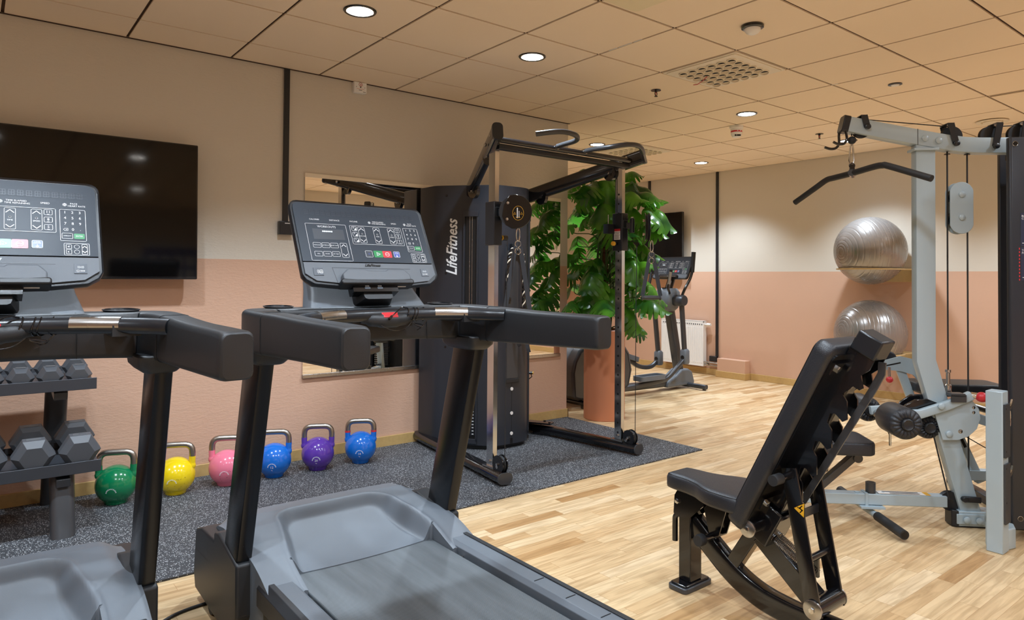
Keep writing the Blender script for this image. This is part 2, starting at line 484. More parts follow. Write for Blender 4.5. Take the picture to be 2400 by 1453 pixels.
# ---------------------------------------------------------------- lights
def downlight(x, y, label, power, group='recessed downlights in the ceiling', cone=114, blend=.7):
    t = thing('ceiling_downlight', label, 'ceiling light', (x, y, H - .009), group=group)
    MB('gloss_black').lathe([(.070, 0), (.072, -.006), (.084, -.007), (.088, -.003), (.088, 0)], seg=40).build('trim_ring', t)
    MB('lamp').lathe([(.069, -.0045), (.0001, -.0055)], seg=40, cap=False).build('lamp_disc', t)
    ld = bpy.data.lights.new('downlight_beam', 'SPOT'); ld.energy = power; ld.spot_size = R(cone); ld.spot_blend = blend
    ld.shadow_soft_size = .05; ld.color = (.74, .87, 1.0)
    lo = bpy.data.objects.new('downlight_beam', ld); COL.objects.link(lo); lo.parent = t; lo.location = (0, 0, -.06)
P0 = 114
downlight(1.607, 3.381, 'largest white round downlight with black rim, above the treadmills', P0)
downlight(2.807, 3.381, 'white round downlight with black rim in the tile left of the cable machine top', P0)
downlight(5.207, 3.381, 'white round downlight with thin dark rim beside the smoke detector', P0)
downlight(7.007, 5.181, 'small white round downlight close to the back wall above the black cable duct', P0)
downlight(5.207, 5.181, 'white round downlight with a monstera leaf reaching across it', P0)
downlight(7.007, 6.381, 'small white round downlight glimpsed behind the right chrome upright of the cable machine', P0)
downlight(7.007, 3.381, 'white round downlight peeking out behind the hooks of the pulldown beam', P0)
OUT = 'downlight added as fill light, white and round with black rim, outside the edge of the view'  # unseen fixtures, added to brighten the room and the sides of machines facing the camera
for x, y, k in ((.407, 3.381, 1), (-1.393, 3.381, 1), (-1.393, .981, 1), (.107, 1.581, .9), (1.307, 1.281, .7), (2.507, 1.281, .65), (.107, -.519, 1), (1.607, -.519, .9), (3.107, -.219, .5), (4.307, .381, .4), (5.507, .381, .6), (7.007, 1.581, 1), (5.207, -1.119, .8), (5.207, 7.3, 1), (7.007, -.519, .8)):
    downlight(x, y, OUT, P0 * k, 'added fill downlights out of view', *((114, .7) if x > 6 or y > 3 else (156, 1.0)))

# ---------------------------------------------------------------- ceiling fittings
CZ = H - .009
t = thing('motion_detector', 'white domed motion detector in a black ring on the ceiling', 'sensor', (3.405, 2.175, CZ))
MB('gloss_black').lathe([(.056, 0), (.062, -.006), (.060, -.016), (.050, -.02), (.0001, -.02)]).build('ring', t)
MB('white_plastic').lathe([(.044, -.018), (.043, -.03), (.034, -.043), (.018, -.051), (.0001, -.053)]).build('dome', t)
t = thing('ceiling_speaker', 'small dark round ceiling fitting near the right side, left of the ring vent', 'ceiling fitting', (5.226, 2.18, CZ))
MB('dark_metal').lathe([(.045, 0), (.047, -.006), (.034, -.009), (.0001, -.009)]).m('white_plastic').lathe([(.028, -.009), (.024, -.013), (.0001, -.013)]).build('housing', t)
for x, y, lb in ((4.03, 3.39, 'black fire sprinkler head below the square air diffuser'), (6.47, 3.40, 'black fire sprinkler head nearer the back wall, left of the lat pulldown arm')):
    t = thing('fire_sprinkler', lb, 'sprinkler', (x, y, CZ), group='fire sprinklers')
    MB('gloss_black').lathe([(.036, 0), (.038, -.004), (.012, -.007), (.010, -.016), (.0001, -.016)]).build('escutcheon', t)
    MB('gloss_black').tube([(-.006, 0, -.012), (-.014, 0, -.026), (-.010, 0, -.04), (0, 0, -.046), (.010, 0, -.04), (.014, 0, -.026), (.006, 0, -.012)], .0028, 8).lathe([(.013, -.047), (.013, -.049), (.0001, -.049)]).m('red').cyl((0, 0, -.012), (0, 0, -.04), .003, seg=8).build('frame', t)
t = thing('smoke_detector', 'white smoke detector with a red band on the ceiling', 'smoke detector', (5.557, 3.716, CZ))
MB('white_plastic').lathe([(.062, 0), (.062, -.022), (.052, -.028), (.050, -.075), (.047, -.085), (.034, -.104), (.0001, -.106)]).build('body', t)
MB('red').lathe([(.0512, -.042), (.0512, -.062)], cap=False).m('ink_white').dash((-.0345, -.0395, -.052), .016, .006, (.78, -.62, 0), (-.62, -.78, 0), 1).dash((-.0115, -.0515, -.052), .016, .006, (.97, -.22, 0), (-.22, -.97, 0), 1).build('band', t, label='red band around the body')
MB('void').box((-.026, -.032, -.093), (.016, .01, .014), Euler((0, 0, R(-38)))).box((-.012, -.043, -.093), (.016, .01, .014), Euler((0, 0, R(-20)))).box((-.039, -.018, -.093), (.016, .01, .014), Euler((0, 0, R(-60)))).build('smoke_slot', t)
t = thing('ring_vent', 'beige round ring-shaped air valve near the top right corner', 'ceiling vent', (7.093, 2.144, CZ))
MB('diffuser').lathe([(.085, 0), (.125, -.008), (.118, -.016), (.085, -.012), (.08, 0)], cap=False, seg=40).lathe([(.066, -.002), (.07, -.016), (.0001, -.022)], seg=40).build('valve', t)
t = thing('ceiling_hatch', 'square ceiling access hatch in the upper right corner', 'hatch', (6.407, 1.581, CZ))
MB('ceil_runner').b2((-.285, -.285, -.001), (.285, .285, .001)).m('ceil_tile').b2((-.278, -.278, -.009), (.278, .278, 0)).build('hatch_panel', t)
def diffuser(x, y, label):
    t = thing('air_diffuser', label, 'air vent', (x, y, CZ), group='square nozzle air diffusers')
    MB('diffuser').prism(rrect(.585, .585, .02), 'z', -.006, 0).prism(rrect(.55, .55, .02), 'z', -.012, -.006).build('plate', t, bevel=.002)
    n = MB('void')
    m = MB('diffuser')
    k = 0
    for i in range(6):
        for j in range(6):
            px = -.19 + .076 * i + (.0 if j % 2 else .0); py = -.19 + .076 * j
            n.cyl((px, py, -.0125), (px, py, -.0132), .028, seg=20)
            m.lathe([(.031, -.012), (.031, -.024), (.027, -.026), (.026, -.014)], o=(px, py, 0), d=(.18, .18, 1), seg=20, cap=False)
            m.flat([(.024 * math.cos(a) , .024 * math.sin(a)) for a in [R(-60 + 15 * q) for q in range(13)]], (px, py, -.019), (.7, .7, 0), (0, 0, -1))
    n.build('nozzle_opening', t, smooth=0)
    m.build('nozzle', t, kind='stuff')
diffuser(4.007, 2.781, 'larger square air diffuser with rows of round nozzles and a red cord')
diffuser(5.807, 5.181, 'smaller distant square air diffuser above the plant and pull-up bar')
tag(MB('red').tube([(3.93, 2.86, CZ - .036), (3.99, 2.94, CZ - .038), (4.05, 3.03, CZ - .032), (4.075, 3.08, CZ - .020)], .003, 6).build('red_cord'), 'thin red cord lying across the larger square diffuser', 'cord')
t = thing('ceiling_air_conditioner', 'cream ceiling cassette unit cut off at the top edge', 'air conditioner', (2.40, 2.10, CZ))
MB('ac_cream').prism(rrect(.66, .66, .03), 'z', -.02, 0).prism(rrect(.50, .50, .10), 'z', -.035, -.02).build('panel', t, bevel=.01)
for a in range(4):
    rt = M.Rotation(a * PI / 2, 4, 'Z')
    MB('ac_cream', rt).prism([(.19, -.026), (.285, -.018), (.285, -.012), (.19, -.02)], 'x', -.19, .19).build('louver', t, bevel=.003)
# white flecks where the tiles meet the runners
t = MB('white')
for x, y, dx, dy in ((3.1, 2.85, 0, .05), (3.1, 2.75, 0, .03), (3.1, 2.95, 0, .03), (.98, 4.655, .03, 0), (2.0, 4.655, .03, 0), (2.25, 4.655, .03, 0), (4.9, 2.46, 0, .02), (3.4, 4.655, .02, 0)):
    t.b2((x - .004 - dx, y - .004 - dy, H - .0115), (x + .004 + dx, y + .004 + dy, H - .0095))
struct(t.build('trim_3', smooth=0))

# ---------------------------------------------------------------- wall fittings, left wall
t = thing('television', 'large black wall television behind the left treadmill', 'television', (.36, 4.545, 1.668))
xf = M.Rotation(R(-2.0), 4, 'X')
MB('gloss_black', xf).b2((-.73, -.012, -.415), (.73, .03, .415)).b2((-.4, .03, -.3), (.4, .06, .2)).build('case', t, bevel=.006)
MB('screen', xf).b2((-.722, -.0135, -.398), (.722, -.011, .407)).build('screen', t, smooth=0)
MB('satin_black').b2((-.2, .05, -.2), (.2, .114, .15)).build('wall_bracket', t)
t = thing('cable_duct', 'black vertical cable duct on the left wall ending in a socket box', 'cable duct', (1.675, YW, 1.65))
MB('satin_black').b2((-.018, -.022, -.01), (.018, -.0005, H - 1.65 - .012)).build('duct', t, bevel=.002)
MB('satin_black').b2((-.048, -.045, -.09), (.048, -.0005, 0)).m('ink_white').dash((.006, -.0455, -.014), .036, .006, (1, 0, 0), (0, -1, 0), 6).build('socket_box', t, bevel=.004)
t = thing('alarm_box', 'small white square fire alarm box high on the left wall', 'alarm box', (2.208, YW, 2.66))
MB('white_plastic').b2((-.05, -.04, -.042), (.05, -.0005, .038)).build('case', t, bevel=.005)
a = MB('red'); a.line(arc2 := [(.013 * math.cos(R(q)), .013 * math.sin(R(q))) for q in range(0, 360, 24)], .003, (0, -.0405, .02), (1, 0, 0), (0, -1, 0))
a.flat([(-.004, -.006), (.005, -.006), (.002, .008)], (0, -.0405, .02), (1, 0, 0), (0, -1, 0))
a.dash((0, -.0405, -.013), .06, .0025, (1, 0, 0), (0, -1, 0), 10).m('ink_black').dash((0, -.0405, -.022), .026, .005, (1, 0, 0), (0, -1, 0), 5).cyl((0, -.0405, -.0), (0, -.042, 0), .005, seg=12).cyl((.033, -.0405, 0), (.033, -.042, 0), .0025, seg=8).cyl((-.033, -.0405, 0), (-.033, -.042, 0), .0025, seg=8).dash((.03, -.0405, -.032), .022, .004, (1, 0, 0), (0, -1, 0), 5).build('print', t, smooth=0)
def mirror(x0, x1, label):
    t = thing('wall_mirror', label, 'mirror', ((x0 + x1) / 2, YW, .58), group='wall mirrors')
    w = (x1 - x0) / 2
    MB('mirror').b2((-w, -.012, .0), (w, -.004, 1.412)).build('mirror_glass', t, smooth=0)
    MB('brushed').b2((-w - .003, -.022, -.012), (w + .003, -.0005, .014)).build('lower_rail', t, bevel=.002)
    MB('diffuser').b2((-w - .003, -.020, 1.39), (w + .003, -.0005, 1.418)).build('upper_rail', t, bevel=.002)
mirror(1.812, 2.905, 'large wall mirror behind the right treadmill console')
mirror(3.02, 4.205, 'wall mirror behind the plant, reflecting its leaves')
# poster opposite (seen only as a reflection in the television)
for px0, lb in ((2.35, 'blue exercise chart poster seen reflected in the black television'), (6.5, 'blue exercise chart poster mirrored in the left chrome upright')):
    t = thing('exercise_poster', lb, 'poster', (px0, YR, 1.55))
    p = MB('poster_blue'); p.b2((-.45, .0005, -.62), (.45, .012, .62)).m('white').b2((-.45, .0125, .56), (.45, .013, .62))
    for i in range(5):
        for j in range(5): p.b2((-.39 + .165 * i, .0125, -.5 + .2 * j), (-.27 + .165 * i, .0135, -.36 + .2 * j))
    p.build('print', t, smooth=0)
# ---------------------------------------------------------------- back wall fittings
t = thing('television', 'smaller black television on the back wall behind the elliptical', 'television', (XB - .10, 6.47, 1.77))
MB('gloss_black').b2((-.012, -.49, -.43), (.03, .56, .43)).build('case', t, bevel=.005)
MB('screen').b2((-.0135, -.482, -.42), (-.011, .552, .422)).build('screen', t, smooth=0)
MB('satin_black').b2((.03, -.15, -.15), (.0995, .15, .15)).build('wall_bracket', t)
t = thing('cable_duct', 'black vertical cable duct on the back wall right of the radiator', 'cable duct', (XB, 5.485, .25))
MB('satin_black').b2((-.022, -.017, -.005), (-.0005, .017, H - .25 - .012)).build('duct', t, bevel=.002)
MB('satin_black').b2((-.045, -.01, -.07), (-.0005, .1, .0)).build('socket_box', t, bevel=.004)
t = thing('cable_duct', 'black vertical cable duct running down to the back wall television', 'cable duct', (XB, 6.65, 2.1))
MB('satin_black').b2((-.022, -.018, -.1), (-.0005, .018, H - 2.1 - .012)).build('duct', t, bevel=.002)
t = thing('radiator', 'white panel radiator low on the back wall behind the elliptical', 'radiator', (XB - .03, 5.98, .11))
rp = MB('radiator'); rp.b2((-.075, -.34, 0), (-.06, .36, .58)).b2((-.02, -.34, 0), (-.005, .36, .58)).b2((-.075, -.345, .0), (-.005, -.338, .6)).b2((-.075, .358, .0), (-.005, .365, .6))
for i in range(20): rp.prism([(-.0785, -.335 + .035 * i + .006), (-.075, -.335 + .035 * i), (-.075, -.335 + .035 * i + .022), (-.0785, -.335 + .035 * i + .016)], 'z', .04, .52)
rp.b2((-.075, -.345, .58), (-.055, .365, .6)).build('panel', t, bevel=.002)
gr = MB('radiator').b2((-.075, -.345, .595), (-.005, .365, .603)).m('key_dark')
for i in range(20):
    gr.prism([(-.332 + .034 * i, .55), (-.318 + .034 * i, .545), (-.313 + .034 * i, .56), (-.327 + .034 * i, .565)], 'x', -.0762, -.0758)
gr.build('grille', t)
MB('white_plastic').cyl((-.04, -.345, .555), (-.04, -.385, .555), .012).cyl((-.04, -.385, .555), (-.04, -.44, .555), .022, .018).build('valve', t)
MB('brushed').tube([(-.04, -.345, .03), (-.04, -.40, .03), (-.04, -.41, .02), (-.04, -.56, .02)], .009).tube([(-.06, -.345, .06), (-.06, -.40, .06), (-.05, -.56, .055)], .009).lathe([(.016, 0), (.016, .03)], (-.04, -.38, .03), (0, -1, 0)).lathe([(.014, 0), (.014, .025)], (-.06, -.38, .06), (0, -1, 0)).build('pipe', t)
t = None
# rubber mat
tag(MB('rubber_mat').prism([(-2.2, 3.18), (4.305, 3.165), (4.30, 4.645), (-2.2, 4.645)], 'z', 0.0005, .008).build('rubber_mat', smooth=0), 'dark speckled rubber floor mat along the left wall', 'floor mat')
# exercise balls on wooden brackets
def ball(z, rot, label, sl):
    s = thing('ball_shelf', sl, 'shelf', (XB, 3.34, z - .2), group='ball shelves')
    MB('wood_shelf').prism(arcring(.322, .306, 28), 'z', .0, .014).build('ring', s, bevel=.002)
    MB('wood_shelf').prism([(-.10, -.33), (-.0005, -.33), (-.0005, -.30), (-.10, -.30)], 'z', -.10, .014).prism([(-.10, .30), (-.0005, .30), (-.0005, .33), (-.10, .33)], 'z', -.10, .014).b2((-.02, -.33, -.125), (-.0005, .33, .012)).build('bracket', s, bevel=.002)
    t = thing('exercise_ball', label, 'exercise ball', (XB - .385, 3.34, z), group='grey exercise balls')
    prof = []
    n = 220; r = .355
    gr_ = [R(a) for a in (8, 13, 19, 26, 34, 43, 52, 60, 67, 74, 82, 90, 98, 106, 113, 120, 128, 137, 146, 154, 161, 167, 172)]
    for k in range(n + 1):
        a = PI * k / n
        d = min(abs(a - q) for q in gr_)
        rr = r - (.0022 if d < .007 else (.0006 if d < .015 else 0))
        prof.append((max(.0005, rr * math.sin(a)), -rr * math.cos(a) * .97))
    ax = V((.88, -.47, .04)) if rot == 0 else V((.87, -.48, -.10))
    MB('ball_grey').lathe(prof, (0, 0, 0), ax, seg=64).m('ink_white').lathe([(.008, .97 * .3515), (.0001, .97 * .354)], (0, 0, 0), -ax, seg=12, cap=False).build('ball_skin', t, smooth=60)
def arcring(R1, R2, n):
    out = [(-.385 + R1 * math.cos(R(a)), R1 * math.sin(R(a))) for a in [60 + 240 * i / n for i in range(n + 1)]]
    out = [(-.02, R1 * .99)] + out + [(-.02, -R1 * .99)]
    inn = [(-.385 + R2 * math.cos(R(a)), R2 * math.sin(R(a))) for a in [300 - 240 * i / n for i in range(n + 1)]]
    return out + [(-.02, -R2 * .98)] + inn + [(-.02, R2 * .98)]
ball(1.585, 0, 'upper shiny grey exercise ball on the back wall', 'upper wooden wall shelf holding a grey exercise ball')
ball(.715, 1, 'lower shiny grey exercise ball partly behind the bench backrest', 'lower wooden wall shelf holding a grey exercise ball')
# ================================================================ TREADMILLS (origin on the floor, user faces +y)
def console_face(w, h, full=True):
    """lettering and keys of a console face; origin bottom centre, x right, y up, z out"""
    m = MB('ink_white'); O = (0, 0, 0); X = (1, 0, 0); N = (0, 0, 1)
    k = w / .53
    def T(s, x, y, sz, **kw): m.text(s, (x * k, y, .0012), sz * k, X, N, **kw)
    def box(x0, y0, x1, y1, r=.003, lw=.0011): m.line([(px * k, py) for px, py in rrect(x1 - x0, y1 - y0, r, 2, (x0 + x1) / 2, (y0 + y1) / 2)], lw, O, X, N, h=.0012)
    def fill(x0, y0, x1, y1, r=.003, h=.0008): m.flat([(px * k, py) for px, py in rrect(x1 - x0, y1 - y0, r, 2, (x0 + x1) / 2, (y0 + y1) / 2)], O, X, N, h=h)
    def up(x, y, s=.010): m.line([((x - s) * k, y - s * .5), (x * k, y + s * .5), ((x + s) * k, y - s * .5)], .0022, O, X, N, closed=False, h=.0012)
    def dn(x, y, s=.010): m.line([((x - s) * k, y + s * .5), (x * k, y - s * .5), ((x + s) * k, y + s * .5)], .0022, O, X, N, closed=False, h=.0012)
    def circ(x, y, r, lw=.001): m.line([((x + r * math.cos(R(a))) * k, y + r * math.sin(R(a))) for a in range(0, 360, 24)], lw, O, X, N, h=.0012)
    # faint sixteen-segment readout
    m.m('key_dark')
    m.cur = m.mats.index('key_dark')
    for i in range(22):
        x = -.222 + .0208 * i
        for yy in (.279, .288, .297): fill(x, yy - .0016, x + .0145, yy, .0004)
        for xx in (0, .0065, .013): fill(x + xx, .279, x + xx + .0015, .297, .0004)
    fill(-.205, .172, -.085, .217, .001)
    m.m('lcd')
    for i in range(17):
        for j in range(6): fill(-.202 + .0068 * i, .1745 + .0068 * j, -.1975 + .0068 * i, .179 + .0068 * j, .0003, .001)
    m.m('led')
    for i in range(6): fill(-.168 + .0068 * i, .204, -.1635 + .0068 * i, .2085, .0003, .0013)
    m.m('ink_white')
    for s, x in (('CALORIES', -.19), ('DISTANCE', -.112), ('INCLINE', -.035), ('SPEED', .135)): T(s, x, .256, .0085)
    T('TIME ELAPSED', .067, .259, .0078); T('TIME REMAINING', .069, .251, .0078)
    T('PACE', .206, .259, .0078); T('HEART RATE', .213, .251, .0078)
    circ(.030, .255, .005); circ(.183, .255, .005); up(.030, .257, .0022); dn(.030, .253, .0022); up(.183, .257, .0022); dn(.183, .253, .0022)
    box(-.228, .083, -.072, .238); T('WORKOUTS', -.148, .226, .0125)
    for i, s in enumerate(('MANUAL', 'INTERVAL', 'HEART RATE')): box(-.213 + .033 * i, .137, -.184 + .033 * i, .157); T(s, -.1985 + .033 * i, .147, .0056)
    for i, s in enumerate(('HILL', 'SPORT', 'FIT TEST')): box(-.213 + .033 * i, .101, -.184 + .033 * i, .121); T(s, -.1985 + .033 * i, .111, .0058)
    box(-.110, .098, -.084, .158); up(-.097, .148, .008); dn(-.097, .108, .008)
    box(-.056, .157, .160, .238)
    for i, s in enumerate(('15', '9', '3')):
        y = .225 - .0255 * i
        box(-.049, y - .009, -.029, y + .009); T(s, -.042, y + .003, .0095); m.flat([(-.041 * k, y - .007), (-.031 * k, y - .007), (-.031 * k, y + .004)], O, X, N, h=.0011)
    for i, s in enumerate(('11', '8', '5')):
        y = .225 - .0255 * i
        box(.132, y - .009, .152, y + .009); T(s, .142, y + .001, .012); fill(.139, y - .0072, .145, y - .0062, .0003, .0012)
    for x, s in ((-.011, 'INCLINE'), (.052, 'TIME'), (.114, 'SPEED')):
        box(x - .013, .163, x + .013, .233); up(x, .223, .009); dn(x, .173, .009); T(s, x, .193, .0066); circ(x, .203, .003)
    box(.170, .130, .234, .238, .003)
    for i in range(3):
        for j in range(3): T(str(1 + i + 3 * j), .183 + .0185 * i, .228 - .0195 * j, .0125)
    T('0', .2015, .169, .0125); T('.', .220, .170, .0125); m.line([(.178 * k, .169), (.181 * k, .173), (.189 * k, .173), (.189 * k, .165), (.181 * k, .165)], .001, O, X, N, h=.0012); T('x', .1853, .1692, .0075)
    box(.174, .138, .200, .156, .002); T('WEIGHT', .187, .147, .005)
    box(.178, .083, .240, .122, .002); box(.183, .104, .196, .118, .001); box(.183, .087, .196, .101, .001); circ(.209, .111, .0065); circ(.209, .094, .0065); box(.222, .086, .235, .119, .001)
    up(.2285, .111, .0045); dn(.2285, .094, .0045); T('◁', .1895, .111, .006)
    m.flat([(.186 * k, .0935), (.1895 * k, .0965), (.1895 * k, .0905)], O, X, N, h=.0012); m.flat([(.186 * k, .111), (.1895 * k, .114), (.1895 * k, .108)], O, X, N, h=.0012)
    box(.0045, .103, .0325, .130, .003) if False else None
    box(-.0155, .102, .0125, .129, .003)
    m.m('key_dark'); fill(-.0140, .1035, .0110, .1275, .002); m.m('blue'); T('*', -.0015, .113, .016)
    m.m('green'); fill(.0185, .1015, .0555, .1305, .003); fill(.2035, .138, .230, .156, .002)
    m.m('red'); fill(.0555, .1015, .0935, .1305, .003)
    m.m('blue'); fill(.102, .104, .127, .1285, .003)
    m.m('ink_white')
    m.line([(.031 * k, .109), (.031 * k, .123), (.045 * k, .116)], .0015, O, X, N, h=.0013); T('GO', .0355, .116, .004)
    m.line([((.0745 + .0085 * math.cos(R(a + 22.5))) * k, .116 + .0085 * math.sin(R(a + 22.5))) for a in range(0, 360, 45)], .0015, O, X, N, h=.0013); T('STOP', .0745, .116, .0052)
    T('COOL', .1145, .124, .0052); T('DOWN', .1145, .1195, .0052); dn(.1145, .108, .003); fill(.1137, .1075, .1153, .116, .0003, .0013); T('ENTER', .2168, .147, .0058)
    box(.102, .104, .127, .1285, .003)
    return m

def make_treadmill():
    t = thing('treadmill', '', 'treadmill', (1.17, 2.3, 0))
    fr = MB('dark_plastic')
    for s in (-1, 1):
        fr.b2((s * .305, -1.42, .085), (s * .405, -.02, .215))
    fr.b2((-.40, -1.42, .09), (.40, -1.36, .20)).b2((-.30, -1.40, .11), (.30, .3, .19))
    fr.build('deck_frame', t, bevel=.008)
    for s in (-1, 1):
        MB('grey_plastic').prism([(s * .302, .225), (s * .302, .255), (s * .317, .268), (s * .388, .268), (s * .406, .245), (s * .406, .205), (s * .302, .205)], 'y', -1.42, -.03).m('dark_plastic').b2((s * .301, -1.42, .18), (s * .312, -.03, .226)).m('black_plastic').prism([(s * .372, .2685), (s * .388, .2685), (s * .4065, .246), (s * .4065, .19), (s * .412, .19), (s * .412, .25), (s * .391, .272), (s * .372, .272)], 'y', -1.42, .02).build('side_rail', t, bevel=.003)
        for i in range(6):
            y = -.53 - .155 * i
            MB('satin_black').b2((s * .325, y - .0015, .2682), (s * .366, y + .0015, .2696)).build('tread_mark', t, smooth=0)
    # belt
    MB('belt').prism([(-1.40, .243), (-1.43, .215), (-1.40, .19), (.15, .19), (.15, .243)], 'x', -.282, .282).build('running_belt', t, bevel=.004)
    for s in (-1, 1): MB('brushed').lathe([(.012, 0), (.011, .003), (.0001, .003)], (s * .290, -.14, .232), (0, 0, 1)).build('deck_bolt', t)
    # motor hood: smooth height field with a scooped recess over the belt
    NX, NY = 130, 140
    def prof(y):
        P = [(-.10, .248), (-.06, .262), (0, .285), (.08, .312), (.18, .335), (.30, .352), (.42, .357), (.52, .345), (.60, .318), (.66, .27), (.69, .20), (.70, .12)]
        if y <= P[0][0]: return P[0][1]
        for (a, b), (c_, d) in zip(P, P[1:]):
            if y <= c_:
                f = (y - a) / (c_ - a); f = f * f * (3 - 2 * f) if False else f
                return b + (d - b) * f
        return P[-1][1]
    def ss(a, b, x):
        x = max(0, min(1, (x - a) / (b - a))); return x * x * (3 - 2 * x)
    def hz(x, y):
        z = prof(y)
        # rounded shoulders at the sides of the nose
        z -= .03 * ss(.33, .405, abs(x)) * ss(-.02, .35, y)
        # front corners
        # scoop: floor rises from the belt to the rim
        fl = .246 + .10 * (max(0, (y - .03) / .40)) ** 1.9
        wi = .285 - .055 * ss(.0, .38, y)
        rr0 = .085
        qx, qy = abs(x) - (wi - rr0), y - (.40 - rr0)
        d = math.hypot(max(qx, 0), max(qy, 0)) - rr0 + min(max(qx, qy), 0)
        inside = 1 - ss(-.042, .004, d)
        lip = .005 * math.exp(-((d - .006) / .009) ** 2) * (1 if y < .5 else 0)
        if y < .46: z = z * (1 - inside) + min(z, fl) * inside
        return z + lip
    hd = MB('grey_plastic')
    ylist = [-.10 + (.80) * j / NY for j in range(NY + 1)]
    xl = sorted([-.405 + .81 * i / NX for i in range(NX + 1) if abs(abs(-.405 + .81 * i / NX) - .283) > .004] + [-.283, .283]); NX = len(xl) - 1
    grid = []
    for y in ylist:
        row = []
        for x in xl:
            # rounded plan at the wall end
            yy = y
            if y > .45: yy = .45 + (y - .45) * (1 - .30 * (abs(x) / .405) ** 3)
            if abs(x) < .2829 and y < .055: yy = .055 - .02 * (1 - (abs(x) / .283) ** 2)
            row.append((x, yy, hz(x, y)))
        grid.append(row)
    gv = [hd.vs(r) for r in grid]
    for j in range(NY):
        for i in range(NX):
            if abs(xl[i] + xl[i + 1]) / 2 < .283 and ylist[j + 1] < .05: continue
            hd.f([gv[j][i], gv[j][i + 1], gv[j + 1][i + 1], gv[j + 1][i]])
    # skirts
    for s, i in ((-1, 0), (1, NX)):
        for j in range(NY):
            a, b = grid[j][i], grid[j + 1][i]
            hd.f(hd.vs([a, b, (b[0], b[1], .10), (a[0], a[1], .10)]))
    for rg in (range(0, NX),):
        for i in rg:
            a, b = grid[NY][i], grid[NY][i + 1]; hd.f(hd.vs([a, b, (b[0], b[1], .05), (a[0], a[1], .05)]))
    for i in range(NX):
        a, b = grid[0][i], grid[0][i + 1]
        if abs(xl[i] + xl[i + 1]) / 2 >= .283: hd.f(hd.vs([a, b, (b[0], b[1], .20), (a[0], a[1], .20)]))
    for j in range(NY):
        if ylist[j] >= .05: continue
        for i in range(NX):
            a_in = abs(xl[i] + xl[i + 1]) / 2 < .283; nxt = i + 1 < NX and abs(xl[i + 1] + xl[i + 2]) / 2 < .283
            if a_in != nxt and i + 1 < NX:
                a, b = grid[j][i + 1], grid[j + 1][i + 1]; hd.f(hd.vs([a, b, (b[0], b[1], .20), (a[0], a[1], .20)]))
    j0 = next(j for j in range(NY) if ylist[j + 1] >= .05)
    for i in range(NX):
        if abs(xl[i] + xl[i + 1]) / 2 < .283:
            a, b = grid[j0][i], grid[j0][i + 1]; hd.f(hd.vs([a, b, (b[0], b[1], .236), (a[0], a[1], .236)]))
    hd.build('motor_hood', t, doubles=True, smooth=60)
    for s in (-1, 1):
        # side ear around the post foot
        e = MB('black_plastic')
        e.prism([(.64, .04), (.665, .10), (.64, .275), (.56, .30), (.385, .305), (.385, .335), (.33, .345), (.11, .300), (.105, .12), (.16, .055), (.26, .028)], 'x', s * .370, s * .452)
        e.prism([(.30, .05), (.30, .30), (.60, .29), (.62, .06)], 'x', s * .30, s * .372)
        e.build('side_cover', t, bevel=.009, seg=3)
        MB('void').line([(.655, .20), (.46, .205), (.46, .297)], .0015, (s * .4525, 0, 0), (0, s, 0), (s, 0, 0), closed=False, h=.0004).build('cover_seam', t, smooth=0) if s > 0 else MB('void').line([(-.655, .20), (-.46, .205), (-.46, .297)], .0015, (-.4525, 0, 0), (0, -1, 0), (-1, 0, 0), closed=False, h=.0004).build('cover_seam', t, smooth=0)
        MB('black_rubber').cyl((s * .405, .46, .045), (s * .44, .46, .045), .044, seg=28).m('brushed').cyl((s * .44, .46, .045), (s * .444, .46, .045), .018).build('wheel', t, bevel=.005)
        # upright
        y0, y1, z0, z1 = .205, -.008, .29, 1.04
        MB('post_paint').rings([[(s * .42 + dx, y0 + (y1 - y0) * q + dy, z0 + (z1 - z0) * q) for dx, dy in rrect(.052, .155, .008, 2)] for q in (0, 1)]).m('satin_black').build('upright', t)
    # handrail body: one swept shell
    def rp(w, h, r=.02): return rrect(w, h, r, 3)
    P = [(-.430, -.748, 1.106, .066, .098), (-.429, -.735, 1.106, .076, .108), (-.428, -.68, 1.106, .078, .111), (-.425, -.45, 1.103, .078, .118), (-.425, -.25, 1.102, .082, .128), (-.428, -.08, 1.101, .095, .135), (-.405, .03, 1.102, .125, .136),
         (-.33, .055, 1.104, .155, .132), (-.24, .062, 1.106, .165, .128), (-.12, .072, 1.108, .17, .126), (0, .076, 1.108, .17, .126)]
    P = P + [(-a, b, c_, d, e_) for a, b, c_, d, e_ in P[-2::-1]]
    sp = smooth_path([(a, b, c_) for a, b, c_, d, e_ in P], 4)
    ws = smooth_path([(d, e_, 0) for a, b, c_, d, e_ in P], 4)
    def rim(w, h):
        r = min(.016, h * .3)
        return [(u, v + (0.0)) for u, v in rp(w, h, r)]
    MB('black_plastic').tube(sp, 1.0, prof=[rim(q.x, q.y) for q in ws], up=(0, 0, 1)).build('handrail', t, smooth=50, bevel=.004)
    MB('dark_plastic').prism(rrect(.13, .17, .03, 3, -.40, .12), 'z', 1.0, 1.04).prism(rrect(.13, .17, .03, 3, .40, .12), 'z', 1.0, 1.04).build('upright_bracket', t, bevel=.012, seg=3) if False else None
